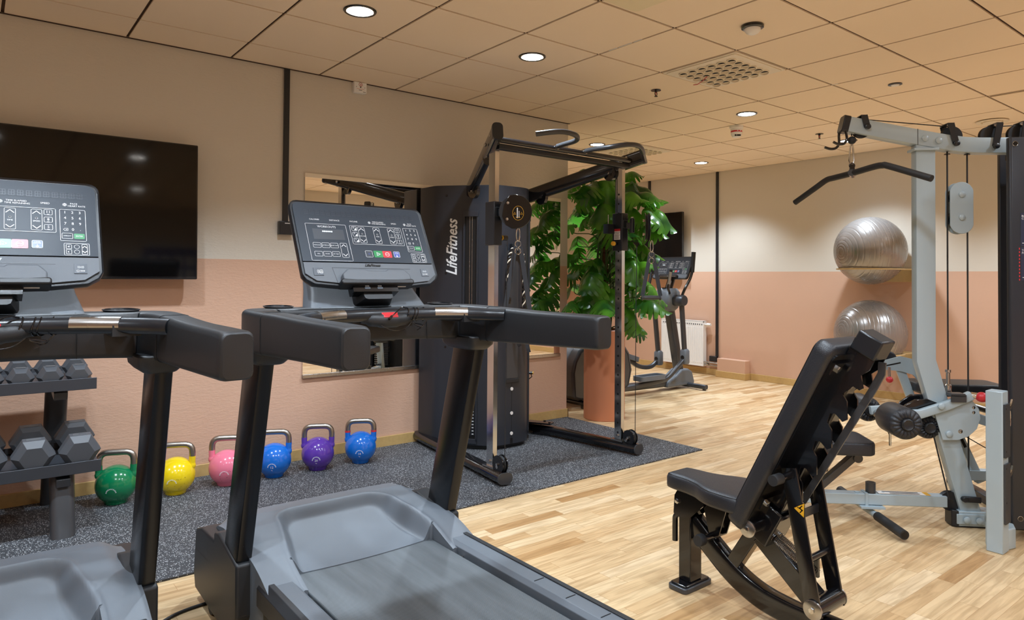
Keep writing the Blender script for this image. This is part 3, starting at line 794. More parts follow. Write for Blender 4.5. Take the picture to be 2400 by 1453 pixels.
    for s in (-1, 1):
        MB('black_plastic').rings([[(s * .41 + u, -.0 + v, z) for u, v in rrect(w, d, .025, 3)] for w, d, z in ((.085, .18, .995), (.12, .215, 1.015), (.13, .23, 1.05))]).build('upright_bracket', t, bevel=.006)
        MB('satin_black').lathe([(.048, 0), (.052, .004), (.046, .005), (.040, -.012), (.0001, -.012)], (s * .33, .085, 1.172), (0, -.05, 1), seg=32).build('cup_holder', t)
        MB('void').tube([(s * .205, -.025, 1.045), (s * .205, -.0225, 1.10), (s * .205, -.005, 1.168), (s * .205, .05, 1.1725), (s * .205, .14, 1.168)], .0012, 6).build('panel_seam', t)
        MB('void').tube([(s * (.4265 + a), -.16, 1.1015 + b) for a, b in rrect(.0905, .1335, .018, 3)], .0011, 5, closed=True).build('arm_seam', t)
    # grip bar in front of the dash
    gp = smooth_path([(-.395, -.27, 1.142), (-.34, -.20, 1.143), (-.24, -.135, 1.144), (-.12, -.095, 1.145), (0, -.085, 1.145), (.12, -.095, 1.145), (.24, -.135, 1.144), (.34, -.20, 1.143), (.395, -.27, 1.142)], 6)
    g = MB('satin_black').tube(gp, .0225, 14)
    g.m('black_plastic').tube(smooth_path([(-.10, -.085, 1.135), (-.05, -.095, 1.128), (0, -.098, 1.126), (.05, -.095, 1.128), (.10, -.085, 1.135)], 5), [.018] * 3 + [.024] * 4 + [.027] * 7 + [.024] * 4 + [.018] * 3, 12)
    g.b2((-.12, -.06, 1.10), (.12, .03, 1.14)).b2((-.34, -.18, 1.115), (-.27, .0, 1.145)).b2((.27, -.18, 1.115), (.34, .0, 1.145))
    g.build('grip_bar', t, smooth=60)
    for s in (-1, 1):
        MB('brushed').tube([(q.x, q.y - .002, q.z + .003) for q in gp if (.17 < s * q.x < .31)], .0218, 14).build('pulse_sensor', t)
    MB('red').prism([(-.032, 0), (.034, 0), (.026, .034), (-.024, .034)][::-1], 'z', 0, .004)
    MB('red', frame_mat((.0, -.106, 1.150), (1, 0, 0), z=(0, -.62, .78))).prism([(-.036, .018), (.036, .018), (.028, -.020), (-.028, -.020)], 'z', -.006, .003).build('stop_tab', t, bevel=.003)
    cd = MB('gloss_black')
    cd.tube(smooth_path([(.0, -.122, 1.142), (.012, -.125, 1.152), (.03, -.122, 1.166), (.05, -.11, 1.172), (.07, -.10, 1.168)], 5), .0022, 6)
    cd.tube([(.0, -.123, 1.142), (-.014, -.130, 1.132)], .0045, 8)
    for k, x in enumerate((.078, .105, .118, .145)):
        c_ = V((x, -.089 - .25 * x * x, 1.144)); th = -x * 2.0 - .15
        cd.tube([c_ + V((.0245 * math.sin(R(a)) * math.sin(th), -.0245 * math.sin(R(a)) * math.cos(th), .0245 * math.cos(R(a)))) + V((.004 * math.sin(R(a * 2)), 0, 0)) for a in range(0, 360, 20)], .0022, 6, closed=True)
    cd.tube(smooth_path([(.145, -.12, 1.123), (.12, -.125, 1.10), (.09, -.12, 1.113), (.13, -.118, 1.105), (.10, -.13, 1.09)], 5), .0022, 6)
    cd.tube(smooth_path([(-.04, -.122, 1.112), (.0, -.128, 1.093), (.05, -.126, 1.094), (.085, -.115, 1.117)], 5), .0016, 6)
    cd.build('safety_cord', t)
    # neck
    MB('grey_plastic').rings([[(u, .075 + .10 * q + v, 1.165 + .12 * q) for u, v in rrect(w, d, .02, 3)] for q, w, d in ((0, .465, .11), (.5, .425, .10), (1, .40, .09))]).build('console_neck', t, bevel=.004)
    # console (local: x right, y up the face, z out of the face)
    cs = MB('dark_plastic')
    W2, HH = .2735, .337
    def outl(grow=0.0, drop=0.0):
        o = []
        o += [(W2 + grow - .03 + .03 * math.cos(R(a)), HH + grow - .03 + .03 * math.sin(R(a))) for a in (0, 22, 45, 67, 90)]
        o += [(-a_, b_) for a_, b_ in o[::-1]]
        bt = [(-W2 - grow, .03), (-W2 - grow + .01, .008 - grow), (-W2 + .04, -.010 - grow), (-.12, -.022 - grow), (0, -.025 - grow), (.12, -.022 - grow), (W2 - .04, -.010 - grow), (W2 + grow - .01, .008 - grow), (W2 + grow, .03)]
        return o + bt
    cm = frame_mat((0, .012, .0), (1, 0, 0), y=(0, .48, .877))
    cm.translation = V((0, .005, 1.262))
    sh = [[(x, y, z) for x, y in outl(gq)] for gq, z in ((-.035, -.05), (-.006, -.03), (0, -.012), (0, .004), (-.004, .0))]
    co = MB('dark_plastic').rings(sh)
    co.m('panel_blue_grey').prism([(x, y) for x, y in [(-.262, .080), (.262, .080)] + [(.262 - .02 + .02 * math.cos(R(a)), .327 - .02 + .02 * math.sin(R(a))) for a in (0, 30, 60, 90)] + [(-.262 + .02 - .02 * math.cos(R(a)), .327 - .02 + .02 * math.sin(R(a))) for a in (90, 60, 30, 0)]], 'z', .0, .0045)
    co.m('grey_plastic').prism([(-.262, .075), (-.262, .03), (-.225, .002), (-.12, -.010), (0, -.012), (.12, -.010), (.225, .002), (.262, .03), (.262, .075)], 'z', .0, .0055)
    con = co.build('console', t, smooth=40); con.matrix_local = cm
    lt = console_face(.53, .33); lo = lt.build('lettering', con, smooth=0); lo.location = (0, 0, .0045)
    MB('ink_black').text('LifeFitness', (.0, .0655, .0068), .015, (1, 0, 0), (0, 0, 1), shear=.45, bold=.0006).build('logo', con, smooth=0)
    bd = MB('key_dark').b2((-.232, .022, .004), (-.197, .052, .0075)).m('ink_white')
    for r_ in (.004, .007, .010): bd.line([(r_ * math.cos(R(a)), r_ * math.sin(R(a))) for a in range(-50, 60, 20)], .0012, (-.222, .037, 0), (1, 0, 0), (0, 0, 1), closed=False, h=.0078)
    bd.line(rrect(.011, .014, .001, 1, -.2045, .037), .0012, (0, 0, 0), (1, 0, 0), (0, 0, 1), h=.0078).line(rrect(.003, .003, .001, 1, -.2045, .039), .0025, (0, 0, 0), (1, 0, 0), (0, 0, 1), h=.0078).line([(-.208, .0345), (-.201, .0345)], .002, (0, 0, 0), (1, 0, 0), (0, 0, 1), closed=False, h=.0078)
    bd.build('card_reader', con, bevel=0)
    bd = MB('key_dark').b2((.200, .022, .004), (.232, .053, .0075)).m('ink_white').text('((o))', (.216, .043, .0078), .009).line([(.003 * math.cos(R(a)), .003 * math.sin(R(a))) for a in range(0, 360, 40)], .002, (.209, .030, 0), (1, 0, 0), (0, 0, 1), h=.0078).dash((.221, .030, .0078), .012, .003, k=3)
    bd.build('heart_rate_badge', con)
    # reading shelf
    MB('grey_plastic').prism([(-.135, .018), (-.115, .038), (-.045, .038), (-.037, .032), (.037, .032), (.045, .038), (.115, .038), (.135, .016), (.135, -.006), (.08, -.012), (0, -.014), (-.08, -.012), (-.135, -.006)], 'z', .005, .030).m('dark_plastic').line([(-.16, .054), (.155, .052)], .0015, (0, 0, 0), (1, 0, 0), (0, 0, 1), closed=False, h=.006).line([(-.16, .054), (-.15, -.008)], .0015, (0, 0, 0), (1, 0, 0), (0, 0, 1), closed=False, h=.006).prism(rrect(.29, .022, .008, 3, 0, -.012), 'z', -.02, .03).build('reading_shelf', con, bevel=.005, seg=3)
    us = MB('gloss_black').b2((-.10, -.046, -.03), (.08, -.018, .012)).m('key_dark').b2((-.055, -.036, .012), (-.033, -.028, .0135)).b2((-.005, -.036, .012), (.017, -.028, .0135)).m('ink_white').dash((-.044, -.024, .0136), .016, .004, k=3).dash((.006, -.024, .0136), .016, .004, k=3).m('tag_white').b2((.082, -.024, .002), (.118, -.017, .008))
    us.build('port_panel', con, bevel=.002)
    MB('dark_plastic').rings([[(u, v - .045, z) for u, v in rrect(.15 - .6 * (z + .06), .05, .012, 2)] for z in (-.06, 0.0)]).build('console_mount', con)
    return t
tm = make_treadmill()
tm['label'] = 'right treadmill, its whole console and running belt in view'
tm['group'] = 'treadmills facing the wall'
t2 = copy_tree(tm); t2.location = (.03, 2.3, 0)
t2['label'] = 'left treadmill cut off by the left edge, in front of the television'
tag(MB('black_rubber').tube(smooth_path([(.50, 2.72, .006), (.58, 2.80, .006), (.66, 2.84, .006), (.80, 2.86, .006)], 5), .006, 8).build('power_cable'), 'black power cable on the floor between the treadmills', 'cable')

# ================================================================ DUMBBELL RACK
t = thing('dumbbell_rack', 'grey two-tier steel dumbbell rack against the left wall', 'dumbbell rack', (0, 0, 0))
RX = .37
for x in (RX, -1.12):
    MB('dark_metal').rings([[(x + u, y + v, z) for u, v in rrect(.105, .075, .034, 4)] for y, z in ((3.985, .008), (4.085, .298))]).build('front_upright', t)
    MB('dark_metal').rings([[(x + u, y + v, z) for u, v in rrect(.105, .06, .028, 4)] for y, z in ((4.60, .008), (4.415, .695))]).build('back_upright', t)
    MB('dark_metal').bar((x, 4.0, .26), (x, 4.50, .325), .06, .04).build('shelf_bracket', t, bevel=.003)
    MB('dark_metal').bar((x, 4.2, .655), (x, 4.42, .685), .06, .04).build('shelf_bracket', t, bevel=.003)
def shelf(yf, zf, yb, zb, x0, x1):
    s = MB('charcoal')
    zf2 = zf - .042; zb2 = zf2 + (yb - yf) * .12
    s.prism([(yf, zf - .055), (yf, zf + .003), (yf + .006, zf + .003), (yf + .008, zf2), (yb - .006, zb2), (yb, zb2 + .03), (yb + .004, zb2 + .03), (yb + .004, zb2 - .02), (yf + .03, zf2 - .012)], 'x', x0, x1)
    return s
shelf(3.985, .355, 4.36, .405, -1.3, .527).build('lower_shelf', t, bevel=.003)
shelf(4.13, .745, 4.50, .79, -1.3, .519).build('upper_shelf', t, bevel=.003)
def dumbbell(hr, hl, wt, label, loc, tilt, grp):
    t = thing('dumbbell', label, 'dumbbell', loc, group=grp)
    t.rotation_euler = (R(tilt), 0, 0)
    for s, yy in ((-1, -.07), (1, .07)):
        ring = lambda y, k: [(hr * k * math.cos(R(60 * i)), y, hr * k * math.sin(R(60 * i))) for i in range(6)]
        h = MB('hexrubber').rings([ring(yy - s * 0, .76), ring(yy + s * .018, 1.0), ring(yy + s * (hl - .034), 1.0), ring(yy + s * hl, .66)])
        h.m('ink_grey').b2((-hr * .34, yy + s * (hl * .24), hr * .866), (hr * .34, yy + s * (hl * .54), hr * .866 + .0015))
        if s < 0 and wt: h.m('hexrubber').text(wt, (0, yy + s * hl * .39, hr * .866 + .0022), hr * .2, (1, 0, 0), (0, 0, 1), bold=.0004)
        h.build('head', t, bevel=.004, smooth=30)
    MB('chrome').lathe([(.020, -.075), (.014, -.055), (.016, 0), (.014, .055), (.020, .075)], (0, 0, 0), (0, 1, 0), seg=20).build('handle', t)
    return t
ups = [(.445, '', 'hex dumbbell at the right end of the upper rack shelf'), (.322, '', 'hex dumbbell second from the right end of the upper shelf'), (.199, '', 'hex dumbbell third from the right end of the upper shelf'), (.076, '', 'hex dumbbell fourth from the right end of the upper shelf'), (-.047, '', 'hex dumbbell fifth from the right end of the upper shelf, cut by the picture edge')]
for x, w, lb in ups: dumbbell(.060, .066, w, lb, (x, 4.282, .775), 6.84, 'hex dumbbells on the upper shelf')
dns = [(.440, '17.5KG', 'larger hex dumbbell at the right end of the lower rack shelf'), (.250, '', 'larger hex dumbbell second from the right on the lower shelf'), (.060, '', 'larger hex dumbbell at the left picture edge on the lower shelf')]
for x, w, lb in dns: dumbbell(.090, .100, w, lb, (x, 4.165, .4175), 6.84, 'hex dumbbells on the lower shelf')

# ================================================================ KETTLEBELLS
def kettlebell(col, loc, rz, label, num, band=None):
    t = thing('kettlebell', label, 'kettlebell', loc, rz, group='competition kettlebells in a row')
    K = 'kb_' + col; r = .105
    b = MB(K).lathe([(.0001, 0), (.054, 0), (.057, .003)] + [(r * math.sin(R(a)), .104 - r * math.cos(R(a))) for a in range(36, 181, 8)], seg=40)
    b.build('body', t, smooth=50)
    # horns
    hp = [(-.086, .155), (-.087, .185), (-.087, .235), (-.080, .262), (-.060, .277), (-.03, .280), (0, .280), (.03, .280), (.06, .277), (.080, .262), (.087, .235), (.087, .185), (.086, .155)]
    pts = smooth_path([(x, 0, z) for x, z in hp], 4)
    low = [p for p in pts if p.z < .212]
    L = [p for p in low if p.x < 0]; Rr = [p for p in low if p.x > 0]
    for s, q in ((-1, L), (1, Rr)):
        h = MB(K)
        base = [V((s * .062, 0, .135))] if s < 0 else []
        seq = ([V((-.058, 0, .12))] + q) if s < 0 else (q + [V((.058, 0, .12))])
        rr = [(.030 if p.z < .14 else .022 if p.z < .165 else .0185) for p in seq]
        h.tube(seq, rr, 14).build('horn', t, smooth=60)
    up = [p for p in pts if p.z >= .208]
    MB('kb_steel').tube(up, .0178, 14).build('handle', t, smooth=60)
    if band:
        MB(band).tube([(-.087, 0, .205), (-.087, 0, .217)], .0192, 14).tube([(.087, 0, .205), (.087, 0, .217)], .0192, 14).build('grip_band', t)
    ink = MB('ink_white')
    def onb(x, z):  # point on the ball facing -y
        return V((x, -math.sqrt(max(0, (r + .0012) ** 2 - x * x - (z - .104) ** 2)), z))
    def place(s, x, z, size, ang=0):
        p = onb(x, z); n = (p - V((0, 0, .104))).normalized(); xd = V((math.cos(ang), 0, math.sin(ang)))
        ink.text(s, p, size, xd, n, bold=.0001)
    zc = .080
    if num: place(num, 0, zc, .021); place('kg', 0, zc - .018, .010)
    for k in range(11):
        a = R(172 - 164 * k / 10); p = onb(.024 * math.cos(a), zc + .024 * math.sin(a)); n = (p - V((0, 0, .104))).normalized()
        ink.dash(p, .0042, .006, (math.cos(a - PI / 2), 0, math.sin(a - PI / 2)), n, 2 if k % 3 else 1)
    if col == 'blue' and not band: pass
    ink.build('print', t, smooth=0)
    if col == 'yellow' or col == 'pink':
        sc = MB('ink_black'); rnd = random.Random(3)
        for k in range(16):
            p = onb(rnd.uniform(-.06, .085), rnd.uniform(.04, .11)); n = (p - V((0, 0, .104))).normalized()
            a = rnd.uniform(-.5, 1.2)
            sc.line([(0, 0), (rnd.uniform(.002, .006), 0)], .0014, p, (math.cos(a), 0, math.sin(a)), n, closed=False, h=.0004)
        sc.build('scuff', t, smooth=0)
Z = .008
kettlebell('green', (.655, 4.40, Z), R(-22), 'green kettlebell beside the dumbbell rack', '')
kettlebell('yellow', (.958, 4.385, Z), R(-24), 'yellow kettlebell with black scuffs', '')
kettlebell('pink', (1.245, 4.385, Z), R(-25), 'pink kettlebell partly hidden by the treadmill upright', '')
kettlebell('blue', (1.53, 4.38, Z), R(-27), 'blue kettlebell marked 12, between the pink and violet ones', '12')
kettlebell('violet', (1.815, 4.372, Z), R(-28), 'violet kettlebell marked 20', '20')
kettlebell('blue', (2.115, 4.36, Z), R(-30), 'blue kettlebell with red bands on the handle, marked 14', '14', 'red')
# ================================================================ CABLE CROSSOVER MACHINE (origin on the mat, user side is -y)
MZ = .008
t = thing('cable_crossover_machine', 'tall black dual cable machine with chrome uprights on the rubber mat', 'cable machine', (3.18, 4.0, MZ))
poly = [(-.46, .62), (-.46, .43), (-.445, .395), (-.415, .355), (-.175, .075), (-.13, .052), (-.07, .043), (.07, .043), (.13, .052), (.175, .075), (.415, .355), (.445, .395), (.46, .43), (.46, .62)]
ZT = 1.955
c = MB('cabinet').prism(poly, 'z', .03, ZT)
c.m('void').prism([(x * .97, .62 + (y - .62) * .95) for x, y in poly], 'z', .002, .03)
cab = c.build('cabinet_shroud', t, bevel=.004)
for s in (-1, 1):
    A = V((s * .415, .355, 0)); B = V((s * .175, .075, 0)); d = (B - A).normalized(); L = (B - A).length
    n = V((d.y, -d.x, 0)) if s < 0 else V((-d.y, d.x, 0))
    n = V((s * .77, -.64, 0)).normalized() if True else n
    n = n - d * n.dot(d); n.normalize()
    P = lambda u, z, o=0.0: A + d * (u * L) + V((0, 0, z)) + n * o
    def plate(mb, u0, u1, z0, z1, o0, o1):
        mb.rings([[P(u0, z0, o), P(u1, z0, o), P(u1, z1, o), P(u0, z1, o)] for o in (o0, o1)]); return mb
    sl = MB('cabinet')
    plate(sl, .42, .455, .06, 1.74, 0, .012); plate(sl, .70, .735, .06, 1.74, 0, .012); plate(sl, .42, .735, 1.72, 1.76, 0, .016); plate(sl, .42, .735, .045, .08, 0, .012)
    sl.m('void'); plate(sl, .455, .70, .08, 1.72, 0, .0015)
    sl.m('brushed'); plate(sl, .55, .56, .36, 1.72, .002, .005); plate(sl, .60, .61, .36, 1.72, .002, .005)
    sl.build('stack_window', t, bevel=.002)
    for k in range(12):
        w = MB('dark_plastic'); z = .105 + .0235 * k
        plate(w, .465, .69, z, z + .0215, .0016, .006); w.m('void'); plate(w, .555, .60, z + .006, z + .016, .006, .0068)
        w.m('ink_white')
        if s < 0:
            w.dash(P(.505, z + .011, .0066), .014, .006, d, n, 3); w.dash(P(.65, z + .011, .0066), .014, .006, d, n, 3)
        else:
            w.flat([(-.005, -.002), (.005, -.002), (.005, .002), (-.005, .002)], P(.5, z + .011, .0066), d, n)
        w.build('weight_plate', t)
    q = P(.58, .37 if s < 0 else .52, .004)
    MB('yellow' if s < 0 else 'gloss_black').cyl(q, q + n * .035, .011).m('gloss_black').tube([q + n * .02, q + n * .03 + V((0, 0, -.03)), q + n * .005 + V((0, 0, -.05))], .004).m('yellow').cyl(q + n * .035, q + n * .042, .0115).build('selector_pin', t)
    b = MB('gloss_black')
    for u, z in ((.06, 1.88), (.06, 1.3), (.06, .75), (.06, .2)): b.lathe([(.009, 0), (.007, .003), (.0001, .003)], P(u, z, 0), n, seg=12)
    b.build('panel_screw', t)
    if s < 0:
        lg = MB('ink_white').text('LifeFitness', P(.19, 1.49, .0015), .115, (0, 0, 1), n, shear=.35, bold=.0022, sx=.86)
        lg.build('logo', t, smooth=0, label='white script lettering reading upward')
# mirror image logo on the wall side is the same lettering on the back of the shroud
MB('ink_white').text('LifeFitness', (-.28, .6205, 1.40), .12, (-1, 0, 0), (0, 1, 0), shear=.35, bold=.0022).build('logo', t, smooth=0)
# centre panel
cp = MB('cabinet').prism([(-.062, .038), (.062, .038), (.068, .044), (-.068, .044)], 'z', .49, 1.50)
cp.m('dark_metal').prism([(-.052, .0365), (.052, .0365), (.052, .0385), (-.052, .0385)], 'z', .52, 1.47)
cp.m('satin_black').b2((-.062, .030, .49), (.062, .044, .515))
cp.build('accessory_recess', t, bevel=.003)
cb = MB('tag_white')
for z in (.44, .26, .11): cb.lathe([(.013, 0), (.013, .004), (.006, .005), (.0001, .003)], (0, .0435, z), (0, -1, 0), seg=16)
cb.m('void').b2((-.0015, .0425, .05), (.0015, .0438, .49)).b2((-.013, .0425, .035), (.013, .0438, .075))
cb.build('cover_button', t)
for s in (-1, 1):
    # floor foot: flattened oval tube
    f0, f1 = V((s * .605, -.665, .045)), V((s * .437, .66, .045))
    st = [(u, v) for u, v in rrect(.10, .066, .032, 5)]
    MB('gloss_black').tube([f0, f1], 1.0, prof=st, up=(0, 0, 1)).build('foot_tube', t, smooth=50)
    dd = (f0 - f1).normalized()
    MB('dark_metal').tube([f0 - dd * .002, f0 + dd * .008], 1.0, prof=rrect(.104, .070, .034, 5), up=(0, 0, 1)).build('end_cap', t, smooth=50)
    MB('gloss_black').bar((s * .50, .15, .10), (s * .40, .33, .10), .08, .012).bar((s * .50, .15, .03), (s * .44, .30, .03), .05, .05).m('chrome').lathe([(.011, 0), (.011, .008), (.0001, .009)], (s * .49, .17, .106), seg=6).lathe([(.011, 0), (.011, .008), (.0001, .009)], (s * .50, .24, .106), seg=6).lathe([(.011, 0), (.011, .008), (.0001, .009)], (s * .47, .26, .07), (s, -.4, 0), seg=6).lathe([(.011, 0), (.011, .008), (.0001, .009)], (s * .47, .26, .03), (s, -.4, 0), seg=6).build('foot_bracket', t)
    # upright with adjustment holes
    up = MB('chrome').b2((s * .583 - .016, -.532, .075), (s * .583 + .016, -.467, 2.14))
    up.m('void')
    for k in range(26):
        z = .14 + .07 * k
        if s > 0: up.cyl((s * .583 - .0165, -.5, z), (s * .583 - .0172, -.5, z), .0075, seg=12)
        else: up.cyl((s * .583 + .0165, -.5, z), (s * .583 + .0172, -.5, z), .0075, seg=12)
    up.build('upright', t)
    MB('brushed').b2((s * .583 - .03, -.555, .078), (s * .583 + .03, -.44, .088)).m('chrome').lathe([(.012, 0), (.012, .010), (.0001, .012)], (s * .583 - .016, -.5, .115), (-1, 0, 0), seg=6).lathe([(.012, 0), (.012, .010), (.0001, .012)], (s * .583 - .02, -.59, .10), (-1, 0, 0), seg=6).build('base_plate', t)
    # low pulley
    lp = V((s * .592, -.60, .118))
    MB('gloss_black').cyl(lp + V((-.020, 0, 0)), lp + V((-.014, 0, 0)), .055, seg=28).cyl(lp + V((.014, 0, 0)), lp + V((.020, 0, 0)), .055, seg=28).build('pulley_guard', t)
    MB('black_rubber').lathe([(.05, -.009), (.043, 0), (.05, .009)], lp, (1, 0, 0), seg=28).m('chrome').cyl(lp + V((-.03, 0, 0)), lp + V((.03, 0, 0)), .009, seg=12).build('low_pulley', t)
    # top arm
    a0, a1 = V((s * .668, -.645, 2.165)), V((s * .28, .20, 1.915))
    MB('gloss_black').tube([a0, a1], 1.0, prof=rrect(.062, .105, .022, 4), up=(0, 0, 1)).build('top_arm', t, smooth=50)
    MB('satin_black').tube([a0 + (a0 - a1).normalized() * .012, a0 - (a0 - a1).normalized() * .01], 1.0, prof=rrect(.068, .112, .026, 4), up=(0, 0, 1)).m('chrome').lathe([(.012, 0), (.012, .01), (.0001, .012)], (s * .62 - .035, -.56, 2.155), (-1, 0, 0), seg=6).lathe([(.012, 0), (.012, .01), (.0001, .012)], (s * .60 + .035, -.5, 2.12), (1, 0, 0), seg=6).lathe([(.012, 0), (.012, .01), (.0001, .012)], (s * .60 - .035, -.48, 2.11), (-1, 0, 0), seg=6).build('arm_cap', t)
    # arm pulleys
    for q, nm in ((V((s * .56, -.42, 2.055)), 'upper_pulley'), (V((s * .325, .09, 1.90)), 'rear_pulley')):
        MB('gloss_black').cyl(q - V((.014, 0, 0)), q + V((.014, 0, 0)), .058, seg=28).b2(q + V((-.018, -.02, -.02)), q + V((.018, .03, .07))).m('chrome').lathe([(.01, 0), (.01, .008), (.0001, .009)], q + V((-.018, 0, 0)), (-1, 0, 0), seg=6).lathe([(.01, 0), (.01, .008), (.0001, .009)], q + V((.018, 0, 0)), (1, 0, 0), seg=6).build(nm, t)
    # trolley on the upright
    MB('satin_black').b2((s * .583 - .032, -.548, 1.475), (s * .583 + .032, -.451, 1.75)).build('trolley', t, bevel=.004)
    q0 = V((s * (.583 - .032), -.50, 1.525)); qd = V((-s, 0, 0))
    MB('gloss_black').cyl(q0, q0 + qd * .03, .011).m('yellow').cyl(q0 + qd * .03, q0 + qd * (.038 if s < 0 else .05), .0165).m('gloss_black').cyl(q0 + qd * (.038 if s < 0 else .02), q0 + qd * (.075 if s < 0 else .03), .017).build('lock_pin', t, bevel=.003)
    # cables
    MB('black_rubber').tube([(s * .56, -.475, 2.06), (s * .558, -.475, 1.66)], .0028, 6).tube([lp + V((0, -.046, 0)), lp + V((0, -.05, 1.0)), V((s * .592, -.655, 1.50))], .0028, 6).build('cable', t)
MB('satin_black').b2((.583 - .035, -.475, 1.60), (.583 - .10, -.425, 1.67)).m('brushed').cyl((.583 - .075, -.45, 1.67), (.583 - .075, -.45, 1.74), .004).build('cable_clamp', t)
# warning label on the right trolley
MB('tag_white').b2((.583 - .0335, -.53, 1.555), (.583 - .0322, -.47, 1.635)).m('red').b2((.583 - .0338, -.53, 1.622), (.583 - .0333, -.47, 1.634)).m('ink_black')
w = MB('tag_white').b2((.583 - .0335, -.53, 1.555), (.583 - .0322, -.47, 1.625)).m('red').b2((.583 - .0336, -.53, 1.618), (.583 - .0321, -.47, 1.634)).m('ink_black').text('WARNING', (.583 - .0339, -.5, 1.626), .012, (0, -1, 0), (-1, 0, 0))
for k in range(5): w.line([(-.024, .0), (.024 - .006 * (k % 2), 0)], .003, (.583 - .0336, -.5, 1.61 - .011 * k), (0, -1, 0), (-1, 0, 0), closed=False, h=.0003)
w.build('warning_label', t, smooth=0)
# swivel pulleys
def swivel(s, base, off, nrm):
    base = V(base); c_ = base + V(off); nrm = V(nrm).normalized()
    g = MB('satin_black').b2(base + V((-.022, -.05, -.025)), base + V((.022, .03, .035)))
    g.bar(base, base + V(off) * .5, .03, .045).cyl(base + V(off) * .45 + V((0, 0, -.05)), base + V(off) * .45 + V((0, 0, .055)), .018)
    g.m('chrome').lathe([(.012, 0), (.012, .012), (.0001, .014)], base + V(off) * .45 + V((0, 0, .055)), seg=6)
    g.build('swivel_bracket', t, bevel=.003)
    side = V(off); side.z = 0; side = (side - nrm * side.dot(nrm)).normalized()
    fm = lambda a, r_: c_ + side * (r_ * math.cos(a)) + V((0, 0, r_ * math.sin(a)))
    out = [fm(R(a), .106) for a in range(-100, 120, 10)] + [fm(R(150), .08), fm(R(200), .085), fm(R(235), .10)]
    pm = MB('gloss_black')
    for k in (-1, 1):
        pm.rings([[p + nrm * (k * .013) for p in out], [p + nrm * (k * .018) for p in out]])
    pm.build('pulley_guard', t, bevel=.002)
    p2 = MB('black_rubber').lathe([(.099, -.011), (.088, -.002), (.088, .002), (.099, .011)], c_, nrm, seg=36)
    p2.m('chrome')
    for a in (130, 225):
        q = fm(R(a), .068); p2.lathe([(.009, 0), (.009, .008), (.0001, .009)], q + nrm * .018, nrm, seg=6)
    p2.build('swivel_pulley', t)
    return c_, side, nrm
c1, sd, nr = swivel(-1, (-.583, -.50, 1.68), (.045, -.16, .0), (-.62, -.78, 0))
d = MB('gloss_black').lathe([(.036, 0), (.036, .0006)], c1 + nr * .0182 + sd * .02 + V((0, 0, -.01)), nr, seg=30)
d.m('yellow').line([(.034 * math.cos(R(a)), .044 * math.sin(R(a))) for a in range(0, 360, 15)], .002, c1 + nr * .0192 + sd * .02 + V((0, 0, -.01)), sd, nr)
d.line([(-.028, -.008), (-.014, -.008), (-.021, .005)], .0015, c1 + nr * .0192 + sd * .02 + V((0, 0, -.01)), sd, nr).line([(.014, -.008), (.028, -.008), (.021, .005)], .0015, c1 + nr * .0192 + sd * .02 + V((0, 0, -.01)), sd, nr)
d.m('ink_white').line([(-.005, -.028), (-.005, .03)], .006, c1 + nr * .0192 + sd * .02 + V((0, 0, -.01)), sd, nr, closed=False).line([(.006, -.026), (.006, .012)], .003, c1 + nr * .0192 + sd * .02 + V((0, 0, -.01)), sd, nr, closed=False)
d.m('yellow').dash(c1 + nr * .0192 + sd * .02 + V((0, 0, -.036)), .026, .005, sd, nr, 5)
d.build('pulley_decal', t, smooth=0)
c2, sd2, nr2 = swivel(1, (.583, -.50, 1.665), (.10, -.17, -.02), (-.72, .70, 0))
# crossbar and pull-up handles
MB('gloss_black').tube([(-.60, -.575, 2.135), (.60, -.575, 2.135)], .019, 14).m('satin_black').tube([(-.60, -.55, 2.095), (.60, -.55, 2.095)], 1.0, prof=rrect(.05, .035, .006, 2), up=(0, 0, 1)).build('crossbar', t, smooth=50)
for s in (-1, 1):
    MB('dark_metal').tube(smooth_path([(s * .13, -.575, 2.145), (s * .135, -.66, 2.150), (s * .16, -.80, 2.150), (s * .20, -.86, 2.158), (s * .25, -.885, 2.165), (s * .33, -.885, 2.17), (s * .40, -.86, 2.165), (s * .49, -.80, 2.15)], 4), .0165, 12).m('chrome').tube([(s * .13, -.57, 2.145), (s * .131, -.60, 2.146)], .019, 12).build('pull_up_handle', t, smooth=60)
# ---- things hanging from it
def carabiner(mb, p, h, w=.011):
    p = V(p); d_ = V((.7, -.5, 0)).normalized()
    mb.tube([p + d_ * (w * math.cos(R(a))) + V((0, 0, -h / 2 + h / 2 * math.sin(R(a)))) for a in range(0, 360, 24)], .004, 8, closed=True); return mb
BX, BY = 3.18, 4.0
def strap_handle(top, label, half, drop, dirv, rings=True, buckle=False):
    top = V(top); dv = V(dirv).normalized()
    h = thing('strap_handle', label, 'cable handle', top)
    cm_ = carabiner(MB('chrome'), (0, 0, 0), .085)
    cm_.build('carabiner', h)
    r_ = MB('chrome')
    for z in (-.10, -.145) if rings else (-.10,):
        r_.tube([V((0, 0, z)) + dv * (.018 * math.cos(R(a))) + V((0, 0, .02 * math.sin(R(a)))) for a in range(0, 360, 24)], .0035, 8, closed=True)
    r_.build('ring', h)
    sb = MB('strap')
    for k in (-1, 1):
        sb.tube([V((0, 0, -.085)) + dv * (k * .006), V((0, 0, -.16)) + dv * (k * .022), V((0, 0, -drop)) + dv * (k * half)], 1.0, prof=[(-.002, -.014), (.002, -.014), (.002, .014), (-.002, .014)], up=V((-dv.y, dv.x, 0)) if False else None)
    sb.build('webbing', h)
    if not buckle:
        g = MB('dark_metal').lathe([(.020, -half - .004), (.020, -half + .004), (.0145, -half + .008), (.0165, 0), (.0145, half - .008), (.020, half - .004), (.020, half + .004)], (0, 0, -drop - .012), dv, seg=20)
        g.build('grip', h, smooth=50)
    return h
